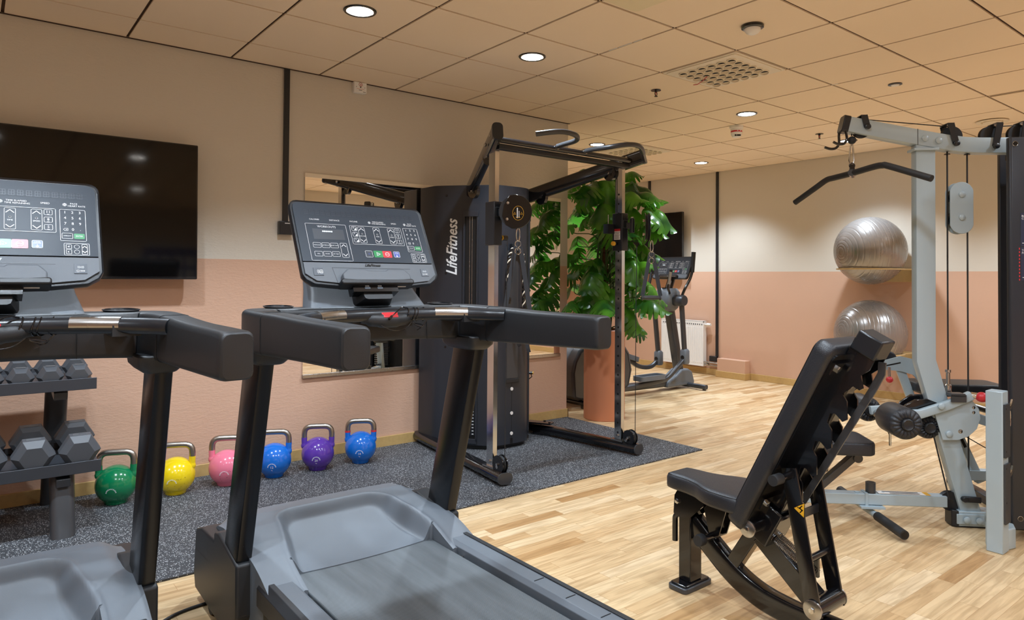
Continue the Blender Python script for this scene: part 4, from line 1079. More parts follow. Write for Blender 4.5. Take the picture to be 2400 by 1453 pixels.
pT = V((BX, BY, MZ)) + c2 + V((.0, -.045, -.10))
strap_handle(pT, 'grey stirrup handle hanging from the right-hand pulley of the cable machine', .065, .40, (.62, -.50, 0))
pL = V((BX, BY, MZ)) + c1 + sd * .02 + V((0, 0, -.10))
strap_handle(pL, 'black webbing handle hanging from the left-hand pulley in front of the cabinet', .085, .56, (.7, -.55, 0))
# triceps rope hung on the cabinet
h = thing('triceps_rope', 'black and white braided triceps rope hanging on the cabinet front', 'rope', (BX, BY + .02, 1.5))
def rope(pts, r=.014):
    P_ = smooth_path(pts, 14); m_ = MB('gloss_black').tube(P_, r * .8, 10)
    for k in range(3):
        m_.m('diffuser' if k == 0 else 'gloss_black')
        tube_ = []
        prev = None
        for i, p in enumerate(P_):
            tt = (P_[min(i + 1, len(P_) - 1)] - P_[max(i - 1, 0)]).normalized(); a_ = V((1, 0, 0)) - tt * tt.x
            if a_.length < .1: a_ = V((0, 1, 0)) - tt * tt.y
            a_.normalize(); b_ = tt.cross(a_); an = i * .75 + k * 2.1
            tube_.append(p + (a_ * math.cos(an) + b_ * math.sin(an)) * r * .55)
        m_.tube(tube_, r * (.42 if k == 0 else .6), 6)
    return m_
rope([(0, -.01, .0), (-.05, -.03, -.02), (-.085, -.04, -.10), (-.095, -.04, -.28), (-.09, -.04, -.38)]).build('rope', h)
rope([(0, -.01, .0), (.045, -.03, -.03), (.055, -.04, -.12), (.06, -.04, -.30), (.06, -.04, -.44)]).build('rope', h)
MB('gloss_black').lathe([(.022, 0), (.024, -.02), (.018, -.045), (.0001, -.046)], (-.09, -.04, -.37), seg=20).lathe([(.018, 0), (.028, -.004), (.028, -.008), (.0001, -.009)], (.06, -.04, -.44), seg=20).build('rope_end', h)
MB('dark_plastic').b2((-.035, -.02, -.03), (.045, .015, .03)).tube([(-.03, -.02, .0), (-.035, -.045, .02), (-.03, -.05, .045)], .009).build('hook', h, bevel=.003)
h = thing('ankle_strap', 'black ankle strap with a grey buckle dangling below the triceps rope', 'strap', (BX + .02, BY + .0, .92))
MB('strap').tube(smooth_path([(-.03, 0, .12), (-.04, -.02, 0), (-.02, -.03, -.12), (.0, -.03, -.15)], 5), 1.0, prof=[(-.0015, -.014), (.0015, -.014), (.0015, .014), (-.0015, .014)]).tube(smooth_path([(.03, 0, .12), (.05, -.02, -.02), (.07, -.03, -.15), (.085, -.03, -.20)], 5), 1.0, prof=[(-.0015, -.014), (.0015, -.014), (.0015, .014), (-.0015, .014)]).build('webbing', h)
MB('silver_paint').prism([(-.014, 0), (.014, 0), (.012, -.04), (.022, -.05), (.02, -.08), (-.02, -.08), (-.022, -.05), (-.012, -.04)], 'y', -.04, -.028).build('buckle', h, bevel=.003)

# ================================================================ POTTED MONSTERA
t = thing('potted_monstera', 'large monstera plant in a tall terracotta coloured cylinder pot', 'plant', (4.57, 4.44, 0))
MB('terracotta_pot').lathe([(.0001, 0), (.183, 0), (.187, .004), (.187, .806), (.184, .81), (.172, .81), (.170, .80), (.170, .74), (.0001, .74)], seg=72).build('pot', t, smooth=30)
MB('soil').lathe([(.168, .755), (.1, .775), (.0001, .78)], seg=24, cap=False).build('soil', t)
rnd = random.Random(11)
mp_ = MB('moss')
prof_ = []
for k in range(70):
    z = .74 + k * 1.14 / 69
    prof_.append((.030 + .006 * math.sin(k * 2.1) + rnd.uniform(-.003, .003), z))
mp_.lathe(prof_, seg=18).build('moss_pole', t)
lf = MB('leaf'); stm = MB('stem')
def leaf(base, dirv, upv, L, W, fold=.18, droop=.35, seed=0):
    rr_ = random.Random(seed)
    d_ = V(dirv).normalized(); up_ = V(upv); sdv = d_.cross(up_).normalized(); up_ = sdv.cross(d_).normalized()
    def pt(s, q):          # s across (-1..1 of full width), q along 0..1
        w_ = W * (math.sin(PI * min(1, (q * .93 + .10)) ** .80)) ** .75 if 0 < q < 1 else 0
        ws_ = s * w_
        y = q * L - (.17 * L * (abs(s) ** 1.4) * (1 - q) ** 3 if q < .3 else 0)
        # fingers sweep towards the tip
        y += abs(s) ** 1.5 * L * .09
        z = -droop * L * (q ** 2) * .8 - fold * abs(ws_) - .9 * abs(ws_) ** 2 / W + .012 * math.sin(9 * q + seed)
        return V(base) + d_ * y + sdv * ws_ + up_ * z
    N = 6
    out = []
    for s in (-1, 1):
        for k in range(N):
            q0 = .02 + .93 * k / N; q1 = .02 + .93 * (k + 1) / N
            gap = .0 if k == 0 else .26
            inner = .45 + .15 * rr_.random()
            lo, hi = q0, q1
            def qq(f, e): # e: 0 inner..1 outer edge
                a_ = lo + (hi - lo) * gap * e * .6; b_ = hi - (hi - lo) * (.26 if k < N - 1 else 0) * e
                return a_ + (b_ - a_) * f
            es = [0, .2, inner, .72, .9, 1.0]
            for a_, b_ in zip(es, es[1:]):
                def ee(e): return 0 if e <= inner else (e - inner) / (1 - inner)
                pf = [0, .5, 1]
                for f0_, f1_ in zip(pf, pf[1:]):
                    shrink = lambda e, f: f if e < 1 else (.5 + (f - .5) * .62)
                    P_ = [pt(s * a_, qq(shrink(a_, f0_), ee(a_))), pt(s * b_, qq(shrink(b_, f0_), ee(b_))), pt(s * b_, qq(shrink(b_, f1_), ee(b_))), pt(s * a_, qq(shrink(a_, f1_), ee(a_)))]
                    out.append(P_ if s > 0 else P_[::-1])
    return out
PX, PY = 4.57, 4.44
cnt = 0
for k in range(96):
    h_ = .86 + (k / 96) ** .92 * 1.30
    az = k * 137.5 + rnd.uniform(-20, 20)
    topf = (h_ - .86) / 1.3
    reach = rnd.uniform(.14, .42) * (1.0 if topf < .85 else .8)
    a_ = R(az)
    e = rnd.uniform(-.1, .55) + topf * .25
    rad = V((math.cos(a_), math.sin(a_), 0))
    b0 = V((.0, 0, h_ - .12 - .25 * reach)); lb = rad * reach + V((0, 0, h_ + .05 + e * .16))
    L = rnd.uniform(.22, .34); W = L * rnd.uniform(.42, .52)
    dv_ = (rad * 1.0 + V((rnd.uniform(-.5, .5), rnd.uniform(-.5, .5), rnd.uniform(-.9, .15)))).normalized()
    upv = (V((0, 0, 1)) + rad * rnd.uniform(.1, .9) + V((-.35, -.45, 0)) * rnd.uniform(0, 1)).normalized()
    fs = leaf(lb, dv_, upv, L, W, rnd.uniform(.0, .35), rnd.uniform(.1, .55), k)
    pts_ = [p for q in fs for p in q]
    if any((p.x + PX < 4.33 and p.y + PY > 4.60) for p in pts_) or any(p.z > 2.5 for p in pts_): continue
    if any(p.z < .84 and p.xy.length < .2 for p in pts_): continue
    if any(abs(p.x + PX - 3.76) < .25 and p.y + PY < 4.35 for p in pts_): continue
    if any(p.x + PX < 4.0 for p in pts_): continue
    cnt += 1
    for q in fs: lf.f(lf.vs(q))
    stm.tube(smooth_path([b0, b0 + rad * reach * .35 + V((0, 0, .14 + .1 * e)), lb * .55 + (b0 + rad * reach) * .45 + V((0, 0, .03)), lb], 4), [.006] * 5 + [.0045] * 4 + [.0035] * 4, 6)
fo = lf.build('foliage', t, smooth=80, doubles=True)
rr2 = random.Random(5)
for k in range(9):
    a_ = R(k * 40); q = V((math.cos(a_), math.sin(a_), 0))
    stm.tube(smooth_path([q * .05 + V((0, 0, .76)), q * .07 + V((0, 0, 1.0)), q * (.05 + .03 * rr2.random()) + V((0, 0, 1.35)), q * .045 + V((0, 0, 1.75))], 6), .007, 8)
stm.build('stems', t)

# ================================================================ ELLIPTICAL TRAINERS (user faces +x)
def make_elliptical():
    t = thing('elliptical_trainer', '', 'elliptical trainer', (5.6, 5.13, 0))
    G, D = 'dark_metal', 'charcoal'
    # centre rail, nose cover and stabilisers
    MB(G).tube([(-.75, 0, .10), (.85, 0, .075)], 1.0, prof=rrect(.11, .075, .02, 3), up=(0, 0, 1)).build('base_rail', t, smooth=50)
    MB('grey_plastic').prism([(.62, .035), (1.10, .035), (1.115, .07), (1.07, .19), (1.0, .225), (.88, .225), (.76, .15), (.64, .10)], 'y', -.085, .085).build('nose_cover', t, bevel=.02, seg=3)
    MB(D).tube([(1.0, -.33, .04), (1.0, .33, .04)], 1.0, prof=rrect(.055, .05, .015, 3), up=(0, 0, 1)).m('gloss_black').cyl((1.0, -.30, 0), (1.0, -.30, .02), .02).cyl((1.0, .30, 0), (1.0, .30, .02), .02).build('stabilizer', t)
    MB('gloss_black').tube([(-.86, -.30, .045), (-.86, .30, .045)], .028, 12).b2((-.90, -.33, 0), (-.82, -.25, .05)).b2((-.90, .25, 0), (-.82, .33, .05)).build('stabilizer', t)
    # rear drive housing
    side = [(-.98, .10), (-1.0, .35), (-.97, .46), (-.90, .56), (-.72, .66), (-.48, .70), (-.30, .64), (-.18, .50), (-.14, .32), (-.18, .16), (-.30, .08), (-.9, .07)]
    for s in (-1, 1):
        MB('dark_metal').prism(side, 'y', s * .10, s * .24).build('side_shell', t, bevel=.03, seg=3)
        MB('void').tube([(x * .93 - .05, s * .2415, z * .93 + .02) for x, z in side], .002, 6, closed=True).build('shell_seam', t)
        MB('gloss_black').tube([(-.56 + .20 * math.cos(R(a)), s * .26, .40 + .20 * math.sin(R(a))) for a in range(0, 360, 15)], .018, 8, closed=True).build('crank_disc', t)
    MB('grey_plastic').prism([(x * .98 - .01, z * .98) for x, z in side], 'y', -.11, .11).build('centre_shell', t, bevel=.02)
    # mast
    MB(G).tube([(.92, 0, .18), (.735, 0, .98)], 1.0, prof=rrect(.10, .09, .02, 3), up=(1, 0, 0)).build('mast', t, smooth=50)
    MB('grey_plastic').rings([[(x, y, z) for x, y in rrect(w, d, .05, 4, cx, 0)] for z, w, d, cx in ((.90, .12, .14, .72), (.94, .20, .22, .70), (1.02, .24, .26, .70), (1.12, .22, .24, .71), (1.165, .15, .18, .73))]).m('gloss_black').lathe([(.05, 0), (.05, .006), (.0001, .002)], (.69, 0, 1.167)).build('hub_cover', t, smooth=60)
    for s, ph in ((-1, 0), (1, 1)):
        y = s * .20
        MB(D).lathe([(.06, 0), (.064, .01), (.064, .13), (.055, .145), (.0001, .146)], (.70, s * .11, 1.03), (0, s, 0), seg=28).build('pivot_pod', t, smooth=50)
        lx, lz = (.775, .40) if s < 0 else (.80, .345)
        MB(G).tube([(.715, y, 1.0), (lx, y, lz)], 1.0, prof=rrect(.045, .055, .014, 3), up=(1, 0, 0)).build('swing_arm', t, smooth=50)
        MB('grey_plastic').rings([[(lx + x, y + v, z) for x, v in rrect(w, d, .02, 3)] for z, w, d in ((lz - .09, .075, .075), (lz - .07, .085, .09), (lz + .06, .085, .085), (lz + .08, .06, .06))]).m('void').cyl((lx - .045, y, lz - .015), (lx - .03, y, lz - .015), .024).build('knuckle_cover', t, smooth=50)
        if s < 0:
            MB(G).tube(smooth_path([(lx, y, lz - .03), (lx - .15, y, lz - .13), (lx - .30, y, lz - .22), (lx - .45, y, lz - .245), (-.45, y, .11)], 5), 1.0, prof=rrect(.045, .05, .015, 3), up=(0, 0, 1)).build('pedal_bar', t, smooth=50)
            px_, pz_, tl = .17, .165, .0
        else:
            MB(G).tube(smooth_path([(lx, y, lz - .03), (lx - .15, y, lz - .10), (lx - .35, y, lz - .08), (lx - .6, y, lz + .02), (-.45, y, .44)], 5), 1.0, prof=rrect(.045, .05, .015, 3), up=(0, 0, 1)).build('pedal_bar', t, smooth=50)
            px_, pz_, tl = .20, .36, .28
        pm = M.Translation((px_, y, pz_ + .035)) @ M.Rotation(tl, 4, 'Y')
        pd = MB('grey_plastic', pm).prism(rrect(.40, .15, .04, 4), 'z', -.018, .0)
        o1, o2 = rrect(.40, .15, .04, 4), rrect(.37, .12, .03, 4)
        pd.rings([[(a, b, 0) for a, b in o1], [(a, b, .035) for a, b in o1], [(a, b, .035) for a, b in o2], [(a, b, .003) for a, b in o2]], cap=False, cap2=True)
        pd.m('dark_plastic')
        for q in range(10): pd.b2((-.15 + .032 * q, -.05, .003), (-.15 + .032 * q + .012, .05, .008))
        pd.build('pedal', t, bevel=.003)
        MB('gloss_black').tube(smooth_path([(.70, s * .22, 1.09), (.72, s * .24, 1.16), (.79, s * .255, 1.27), (.83, s * .26, 1.36)] if s < 0 else [(.70, s * .22, 1.09), (.66, s * .24, 1.14), (.52, s * .25, 1.20), (.43, s * .25, 1.29), (.44, s * .25, 1.37)], 5), .016, 10).build('moving_handlebar', t, smooth=60)
        MB('black_rubber').tube([(.83, s * .26, 1.35), (.85, s * .262, 1.58)] if s < 0 else [(.44, s * .25, 1.35), (.50, s * .25, 1.54)], [.022, .025], 14).build('hand_grip', t, smooth=60)
        MB('gloss_black').tube(smooth_path([(.66, s * .07, 1.10), (.60, s * .12, 1.12), (.55, s * .14, 1.17), (.56, s * .14, 1.22)], 5), .014, 10).build('fixed_handlebar', t, smooth=60)
        MB('brushed' if s < 0 else 'black_rubber').tube([(.56, s * .14, 1.21), (.60, s * .14, 1.36)], .0175, 14).m('gloss_black').tube([(.60, s * .14, 1.35), (.603, s * .14, 1.375)], .02, 12).build('pulse_grip', t, smooth=60)
    MB('gloss_black').tube([(.73, 0, 1.15), (.80, 0, 1.30)], .045, 14).build('console_post', t, smooth=50)
    W2, HH = .255, .29
    cm = frame_mat((0, 0, 0), (0, -1, 0), y=(.48, 0, .877)); cm.translation = V((.735, 0, 1.275))
    sh = [[(x, y, z) for x, y in rrect(2 * W2 + g, HH + g, .03, 4, 0, HH / 2)] for g, z in ((-.05, -.04), (-.006, -.025), (0, -.01), (0, .003))]
    con = MB('dark_plastic').rings(sh).m('panel_blue_grey').prism(rrect(.485, .215, .018, 3, 0, .172), 'z', 0, .005).m('grey_plastic').prism(rrect(.485, .05, .018, 3, 0, .034), 'z', 0, .005).build('console', t, smooth=40)
    con.matrix_local = cm
    lo = console_face(.485, .30).build('lettering', con, smooth=0); lo.location = (0, -.012, .0045); lo.scale = (1, .93, 1)
    MB('dark_plastic').prism(rrect(.26, .035, .01, 3, 0, .022), 'z', .004, .035).m('brushed').b2((-.11, .012, .035), (.11, .016, .037)).build('reading_shelf', con, bevel=.004)
    return t
el = make_elliptical()
el['label'] = 'grey elliptical trainer by the radiator, facing the back wall television'
# ================================================================ ADJUSTABLE BENCH (origin under the front post, +x runs to the rear)
t = thing('adjustable_bench', 'black adjustable weight bench with its backrest raised', 'weight bench', (2.38, 1.81, 0), R(-90))
K = 'gloss_black'
MB('dark_metal').prism(rrect(.095, .185, .02, 4), 'z', 0, .022).m(K).prism(rrect(.080, .165, .012, 3), 'z', .022, .030).build('foot_plate', t, bevel=.004)
MB(K).b2((-.030, -.038, .03), (.030, .038, .335)).build('front_post', t, bevel=.004)
MB(K).tube(smooth_path([(-.025, 0, .285), (-.055, 0, .287), (-.075, 0, .268), (-.078, 0, .24), (-.078, 0, .165)], 5), .0125, 12).build('carry_handle', t, smooth=60)
for s in (-1, 1):
    MB(K).prism([(-.05, .30), (-.045, .375), (-.03, .40), (.10, .40), (.10, .365), (.05, .315), (.035, .30), (.0, .29), (-.035, .29)], 'y', s * .040, s * .047).m('chrome').lathe([(.012, 0), (.012, .008), (.0001, .01)], (-.028, s * .047, .355), (0, s, 0), seg=6).lathe([(.008, .008), (.0001, .011)], (-.028, s * .047, .355), (0, s, 0), seg=12).build('seat_bracket', t)
# seat pad: narrow front widening to the rear
def pad(outline, z0, z1, rad, tilt=None, name='seat', lab=None):
    m_ = MB('leather')
    cx_ = sum(p[0] for p in outline) / len(outline); cy_ = sum(p[1] for p in outline) / len(outline)
    def sc(d):
        out = []
        n = len(outline)
        if d > rad * .9:
            hx = max(p[0] for p in outline) - cx_; hy = max(p[1] for p in outline) - cy_
            return [(cx_ + (x - cx_) * (1 - d / hx), cy_ + (y - cy_) * (1 - d / hy)) for x, y in outline]
        for i, (x, y) in enumerate(outline):
            a = V(outline[i - 1]) ; b = V(outline[(i + 1) % n]); tn = (b - a).normalized(); nn = V((tn.y, -tn.x))
            out.append((x - nn.x * d, y - nn.y * d))
        return out
    lv = [(z0, rad * .6), (z0 + rad * .3, rad * .1), (z0 + rad * .8, 0), (z1 - rad * 1.1, 0), (z1 - rad * .5, rad * .22), (z1 - rad * .12, rad * .7), (z1, rad * 1.7), (z1 + rad * .06, rad * 3.0)]
    m_.rings([[(x, y, z) for x, y in sc(d)] for z, d in lv])
    m_.m('ink_black').tube([(x, y, z1 - rad * .36) for x, y in sc(rad * .34)], .0011, 6, closed=True)
    return m_
half = [(-.075, .045), (-.068, .068), (-.03, .078), (.03, .082), (.09, .098), (.14, .125), (.19, .142), (.27, .146), (.315, .138), (.325, .10)]
out = [(x, -y) for x, y in half] + [(x, y) for x, y in half[::-1]]
out = [(p.x, p.y) for p in smooth_path([(x, y, 0) for x, y in out] + [(out[0][0], out[0][1], 0)], 3)][:-1]
s_ = pad(out, .405, .470, .018).build('seat', t, smooth=60)
MB(K).b2((-.03, -.03, .385), (.28, .03, .407)).prism([(.08, .39), (.20, .39), (.16, .26), (.12, .24)], 'y', -.03, -.024).prism([(.08, .39), (.20, .39), (.16, .26), (.12, .24)], 'y', .024, .03).build('seat_support', t)
MB(K).cyl((.125, -.085, .25), (.125, .06, .25), .014).m('black_rubber').lathe([(.0001, 0), (.021, 0), (.023, .006), (.023, .03), (.017, .034), (.0001, .034)], (.125, -.118, .25), (0, 1, 0)).build('adjustment_knob', t)
# frame
bp_ = smooth_path([(.02, 0, .275), (.12, 0, .195), (.22, 0, .125), (.32, 0, .083), (.42, 0, .066), (.56, 0, .060), (1.04, 0, .060)], 6)
MB(K).tube(bp_, 1.0, prof=rrect(.055, .085, .008, 2), up=(0, 0, 1)).build('main_beam', t, smooth=45)
MB(K).bar((.205, 0, .15), (.325, 0, .345), .05, .055, up=(1, 0, 0)).b2((.30, -.035, .33), (.38, .035, .36)).build('riser', t, bevel=.004)
MB(K).bar((.335, 0, .315), (.565, 0, .125), .055, .075).build('rear_strut', t, bevel=.004)
MB(K).tube([(1.04, -.27, .03), (1.04, .27, .03)], 1.0, prof=rrect(.06, .06, .01, 2), up=(0, 0, 1)).m('black_rubber').b2((1.005, -.285, 0), (1.075, -.26, .065)).b2((1.005, .26, 0), (1.075, .285, .065)).build('rear_foot', t)
MB(K).cyl((.345, -.113, .362), (.345, .113, .362), .022).build('pivot_tube', t)
DV = V((.451, 0, .892)); NV = V((.892, 0, -.451)); P0_ = V((.258, 0, .375))
bm_ = frame_mat(P0_, DV, z=-NV)      # local x along the pad, z out of its front face
def bl(s_, y, t_): return P0_ + DV * s_ + V((0, y, 0)) + NV * t_
bp2 = [(x, y) for x, y in rrect(.80, .285, .04, 6, .40, 0)]
m_ = pad(bp2, 0, .070, .02)
for v_ in m_.bm.verts: v_.co = bm_ @ (v_.co + V((0, 0, -.070)))
m_.build('backrest', t, smooth=60)
MB(K).rings([[bl(s_, y, t_) for s_, y in rrect(.74, .235, .03, 4, .40, 0)] for t_ in (.070, .076)]).build('backing_board', t)
def bx(m_, s0, s1, y0, y1, t0, t1):
    return m_.rings([[bl(s0, y, q) for y, q in ((y0, t0), (y1, t0), (y1, t1), (y0, t1))], [bl(s1, y, q) for y, q in ((y0, t0), (y1, t0), (y1, t1), (y0, t1))]])
sp_ = MB(K); bx(sp_, .02, .865, -.032, .032, .082, .132)
sp_.m('satin_black'); bx(sp_, .80, .872, -.048, .048, .078, .166)
sp_.build('spine', t, bevel=.006)
for s in (-1, 1):
    pf = [(.06, .076), (.84, .076), (.84, .165), (.765, .165), (.735, .150), (.70, .175), (.688, .168), (.688, .145)]
    for k in range(4):
        q = .60 - k * .118
        pf += [(q + .06, .135), (q + .052, .150), (q + .01, .178), (q - .004, .172), (q - .004, .150), (q - .016, .135)] if False else [(q + .045, .125), (q + .03, .150), (q - .025, .178), (q - .040, .168), (q - .030, .135), (q - .040, .120)]
    pf += [(.14, .120), (.06, .120)]
    lad = MB(K).rings([[bl(a_, s * y, b_) for a_, b_ in pf] for y in (.034, .041)])
    lad.build('notched_plate', t)
for a_ in (.722, .142):
    for y in (-.075, .075):
        mb_ = MB(K); bx(mb_, a_ - .022, a_ + .022, min(y * 1.4, y * .4), max(y * 1.4, y * .4), .076, .086); mb_.m('chrome').lathe([(.013, 0), (.013, .009), (.0001, .011)], bl(a_, y, .086), NV, seg=6).build('mounting_bracket', t)
MB('dark_metal').tube([bl(.80, -.0, .175), bl(.765, -.0, .19), bl(.70, -.0, .19), bl(.20, -.0, .166)], 1.0, prof=[(-.012, -.004), (.012, -.004), (.012, .004), (-.012, .004)], up=(0, 1, 0)).build('guide_rod', t)
bx2 = MB(K); bx(bx2, -.02, .13, -.062, -.05, .07, .15); bx(bx2, -.02, .13, .05, .062, .07, .15); bx(bx2, -.02, .11, -.06, .06, .135, .150)
bx2.build('pivot_bracket', t, bevel=.006)
# the pair of rear legs
for s in (-1, 1):
    y = s * .078
    MB(K).tube([(.487, y, .610), (.582, y, .120)], 1.0, prof=rrect(.010, .058, .003, 2), up=(1, 0, 0)).build('rear_leg', t)
    MB('brushed').lathe([(.034, 0), (.034, .006), (.030, .008), (.0001, .008)], (.580, y + s * .006, .145), (0, s, 0), seg=32).m('chrome').lathe([(.010, 0), (.010, .007), (.0001, .008)], (.580, y + s * .014, .145), (0, s, 0), seg=6).build('axle_disc', t)
    MB('brushed').lathe([(.032, 0), (.032, .006), (.028, .008), (.0001, .008)], (.345, s * .112, .362), (0, s, 0), seg=32).m('chrome').lathe([(.010, 0), (.010, .007), (.0001, .008)], (.345, s * .120, .362), (0, s, 0), seg=6).build('pivot_disc', t)
MB(K).cyl((.580, -.082, .145), (.580, .082, .145), .033, seg=28).build('axle_tube', t)
MB(K).cyl((.487, -.165, .583), (.487, .12, .583), .014).m('black_rubber').lathe([(.0001, 0), (.019, .001), (.019, .05), (.0001, .05)], (.487, -.185, .583), (0, 1, 0)).build('locking_peg', t)
MB('satin_black').b2((.512, -.076, .432), (.518, .076, .462)).build('cross_brace', t)
MB(K).cyl((.548, -.076, .300), (.548, .076, .300), .013).b2((.540, -.006, .225), (.556, .006, .30)).m('chrome').tube([(.548, 0, .235), (.535, 0, .222), (.525, 0, .24)], .003, 6).build('lower_rung', t)
sg = MB('chrome')
for y in (-.018, .018):
    a_, b_ = V((.368, y, .335)), V((.545, y, .240)); d_ = (b_ - a_); n1 = V((0, 1, 0)); n2 = d_.normalized().cross(n1)
    N_ = 34
    sg.tube([a_ + d_ * (i / (N_ * 8)) + (n1 * math.cos(2 * PI * i / 8) + n2 * math.sin(2 * PI * i / 8)) * .0125 for i in range(N_ * 8 + 1)], .0017, 5)
sg.build('tension_spring', t, smooth=0)
wl = MB('yellow'); wy = -.0842
wl.flat([(-.022, -.002), (.018, -.028), (.020, .026)], (.530, wy, .478), (1, 0, 0), (0, -1, 0), h=.0006)
wl.m('ink_black').line([(-.022, -.002), (.018, -.028), (.020, .026)], .0022, (.530, wy, .478), (1, 0, 0), (0, -1, 0), h=.0010).line([(.010, .012), (.002, .004), (.010, -.004), (.003, -.012)], .0035, (.530, wy, .478), (1, 0, 0), (0, -1, 0), closed=False, h=.0012).line([(-.006, .004), (.012, -.002)], .003, (.530, wy, .478), (1, 0, 0), (0, -1, 0), closed=False, h=.0012)
wl.build('warning_sticker', t, smooth=0, label='yellow triangular pinch warning sticker')

# ================================================================ LAT PULLDOWN STATION (origin under its column; +x along the boom, +y towards the treadmills)
t = thing('lat_pulldown_machine', 'silver grey multi-station pulldown machine with black weight tower', 'weight machine', (4.13, 1.36, 0), R(135))
S = 'silver_paint'
MB(S).tube([(.222, 0, 2.0), (.222, 0, .86), (.205, 0, .80), (.0, 0, .055)], 1.0, prof=rrect(.062, .098, .006, 2), up=(1, 0, 0)).build('column', t, smooth=40)
bpth = [(.612, 0, 2.118), (.262, 0, 2.041), (.172, 0, 2.022), (.10, 0, 2.008), (.03, 0, 1.998), (-.05, 0, 1.993), (-.30, 0, 1.990)]
MB(S).tube(bpth, 1.0, prof=rrect(.072, .082, .006, 2), up=(0, 0, 1)).build('top_beam', t, smooth=40)
MB('satin_black').tube([(.640, 0, 2.124), (.605, 0, 2.116)], 1.0, prof=rrect(.078, .092, .014, 3), up=(0, 0, 1)).build('beam_cap', t, bevel=.004)
MB('void').tube([(.2635, y, z) for y, z in ((-.037, 2.0), (.037, 2.0), (.037, 2.083), (-.037, 2.083))], .0012, 5, closed=True).build('beam_seam', t)
MB(S).b2((.16, -.045, 1.968), (.285, .045, 1.982)).build('column_flange', t, bevel=.003)
hk = MB('gloss_black')
for y in (-.03, .03):
    hk.tube(smooth_path([(.635, y, 2.11), (.640, y, 2.07), (.640, y, 2.025), (.655, y, 2.0), (.685, y, 1.995), (.715, y, 2.005)] if y < 0 else [(.630, y, 2.10), (.622, y, 2.06), (.620, y, 2.035), (.635, y, 2.012), (.665, y, 2.01), (.69, y, 2.022)], 5), .007, 8)
hk.build('bar_hook', t, smooth=60)
def sheave(x, z, r=.052, y=0.0, w=.012):
    m_ = MB('dark_plastic').lathe([(r, -w), (r - .007, -.003), (r - .007, .003), (r, w)], (x, y, z), (0, 1, 0), seg=36)
    return m_
for x, z, bx_, bz, lean in ((.535, 2.098, .52, 2.098, 0), (.082, 2.047, .078, 2.002, .02), (-.108, 2.045, -.115, 1.985, -.03), (-.245, 2.05, -.25, 1.99, -.02)):
    sheave(x, z).build('pulley', t)
    m_ = MB('satin_black')
    for y in (-.042, .042):
        m_.tube([(bx_, y, bz), (x + lean, y, z + .062)], 1.0, prof=[(-.0025, -.016), (.0025, -.016), (.0025, .016), (-.0025, .016)], up=(1, 0, 0))
    m_.tube([(x + lean, -.042, z + .063), (x + lean, .042, z + .063)], 1.0, prof=[(-.016, -.002), (.016, -.002), (.016, .002), (-.016, .002)], up=(0, 0, 1))
    m_.lathe([(.015, 0), (.015, .012), (.011, .015), (.0001, .015)], (bx_, .044, bz), (0, 1, 0), seg=20)
    m_.build('pulley_bracket', t)
for x, z, y in ((.228, 2.033, .036), (.160, 2.020, .036), (.04, .045, .058), (-.02, .043, .058)):
    MB('silver_paint').lathe([(.017, 0), (.017, .006), (.011, .010), (.0001, .011)], (x, y, z), (0, 1, 0), seg=24).build('dome_bolt', t)
MB('black_rubber').tube([(.585, 0, 2.058), (.585, 0, 2.09)], .003, 6).tube([(.535, 0, 2.148), (.082, 0, 2.098)], .003, 6).tube([(-.108, 0, 2.095), (-.245, 0, 2.10)], .003, 6).tube([(.102, .0, 2.0), (.102, 0, .80)], .0042, 8).tube([(.003, 0, 2.0), (.003, 0, .15)], .0042, 8).tube([(.205, .035, .53), (.115, .035, .14)], .004, 8).m('gloss_black').lathe([(.014, 0), (.016, -.005), (.005, -.007)], (.102, 0, 1.955), seg=16).lathe([(.014, 0), (.016, -.005), (.005, -.007)], (.003, 0, 1.952), seg=16).build('cable', t)
# floating pulley block on the two cables
ol = [(.0595 * math.sin(R(a)) + .043, 1.665 + .075 + .062 * math.cos(R(a))) for a in range(-75, 76, 15)]
ol = ol + [(.086 - x, 3.33 - z) for x, z in ol]
pb = MB(S)
for y0, y1 in ((.020, .027), (-.027, -.020)): pb.prism(ol, 'y', y0, y1)
pb.build('pulley_block', t, bevel=.002)
m_ = MB('gloss_black')
for z in (1.725, 1.605): m_.lathe([(.052, -.012), (.046, 0), (.052, .012)], (.048, 0, z), (0, 1, 0), seg=30)
m_.build('block_sheave', t)
m_ = MB('silver_paint')
for z in (1.735, 1.615): m_.lathe([(.016, 0), (.016, .006), (.011, .011), (.0001, .012)], (.043, .027, z), (0, 1, 0), seg=24)
m_.build('block_bolt', t)
# boom, foot and base
MB(S).bar((.12, 0, .124), (1.06, 0, .116), .06, .058).build('boom', t, bevel=.004)
MB(S).b2((.985, -.25, .0), (1.05, .25, .06)).b2((.99, -.02, .06), (1.045, .02, .10)).build('boom_foot', t, bevel=.006)
MB('tag_white').b2((.20, -.028, .1535), (.46, .028, .1542)).m('yellow').b2((.20, -.028, .1542), (.225, .028, .1546)).m('ink_grey').b2((.25, -.02, .1542), (.43, -.005, .1546)).b2((.25, .005, .1542), (.40, .018, .1546)).build('instruction_label', t, smooth=0)
MB('dark_metal').cyl((.492, 0, .14), (.492, 0, .205), .025, seg=28).m('void').cyl((.492, 0, .2052), (.492, 0, .2056), .020, seg=24).m(S).lathe([(.014, 0), (.014, .006), (.0001, .009)], (.56, 0, .147)).lathe([(.014, 0), (.014, .006), (.0001, .009)], (.43, 0, .147)).b2((.515, -.034, .085), (.53, .034, .154)).build('socket_stub', t)
fb0, fb1 = V((.545, -.30, .068)), V((.452, .31, .040))
MB(S).tube([fb0, fb1], .017, 16).m(S).b2((.44, -.05, .080), (.56, .06, .090)).build('foot_bar', t)
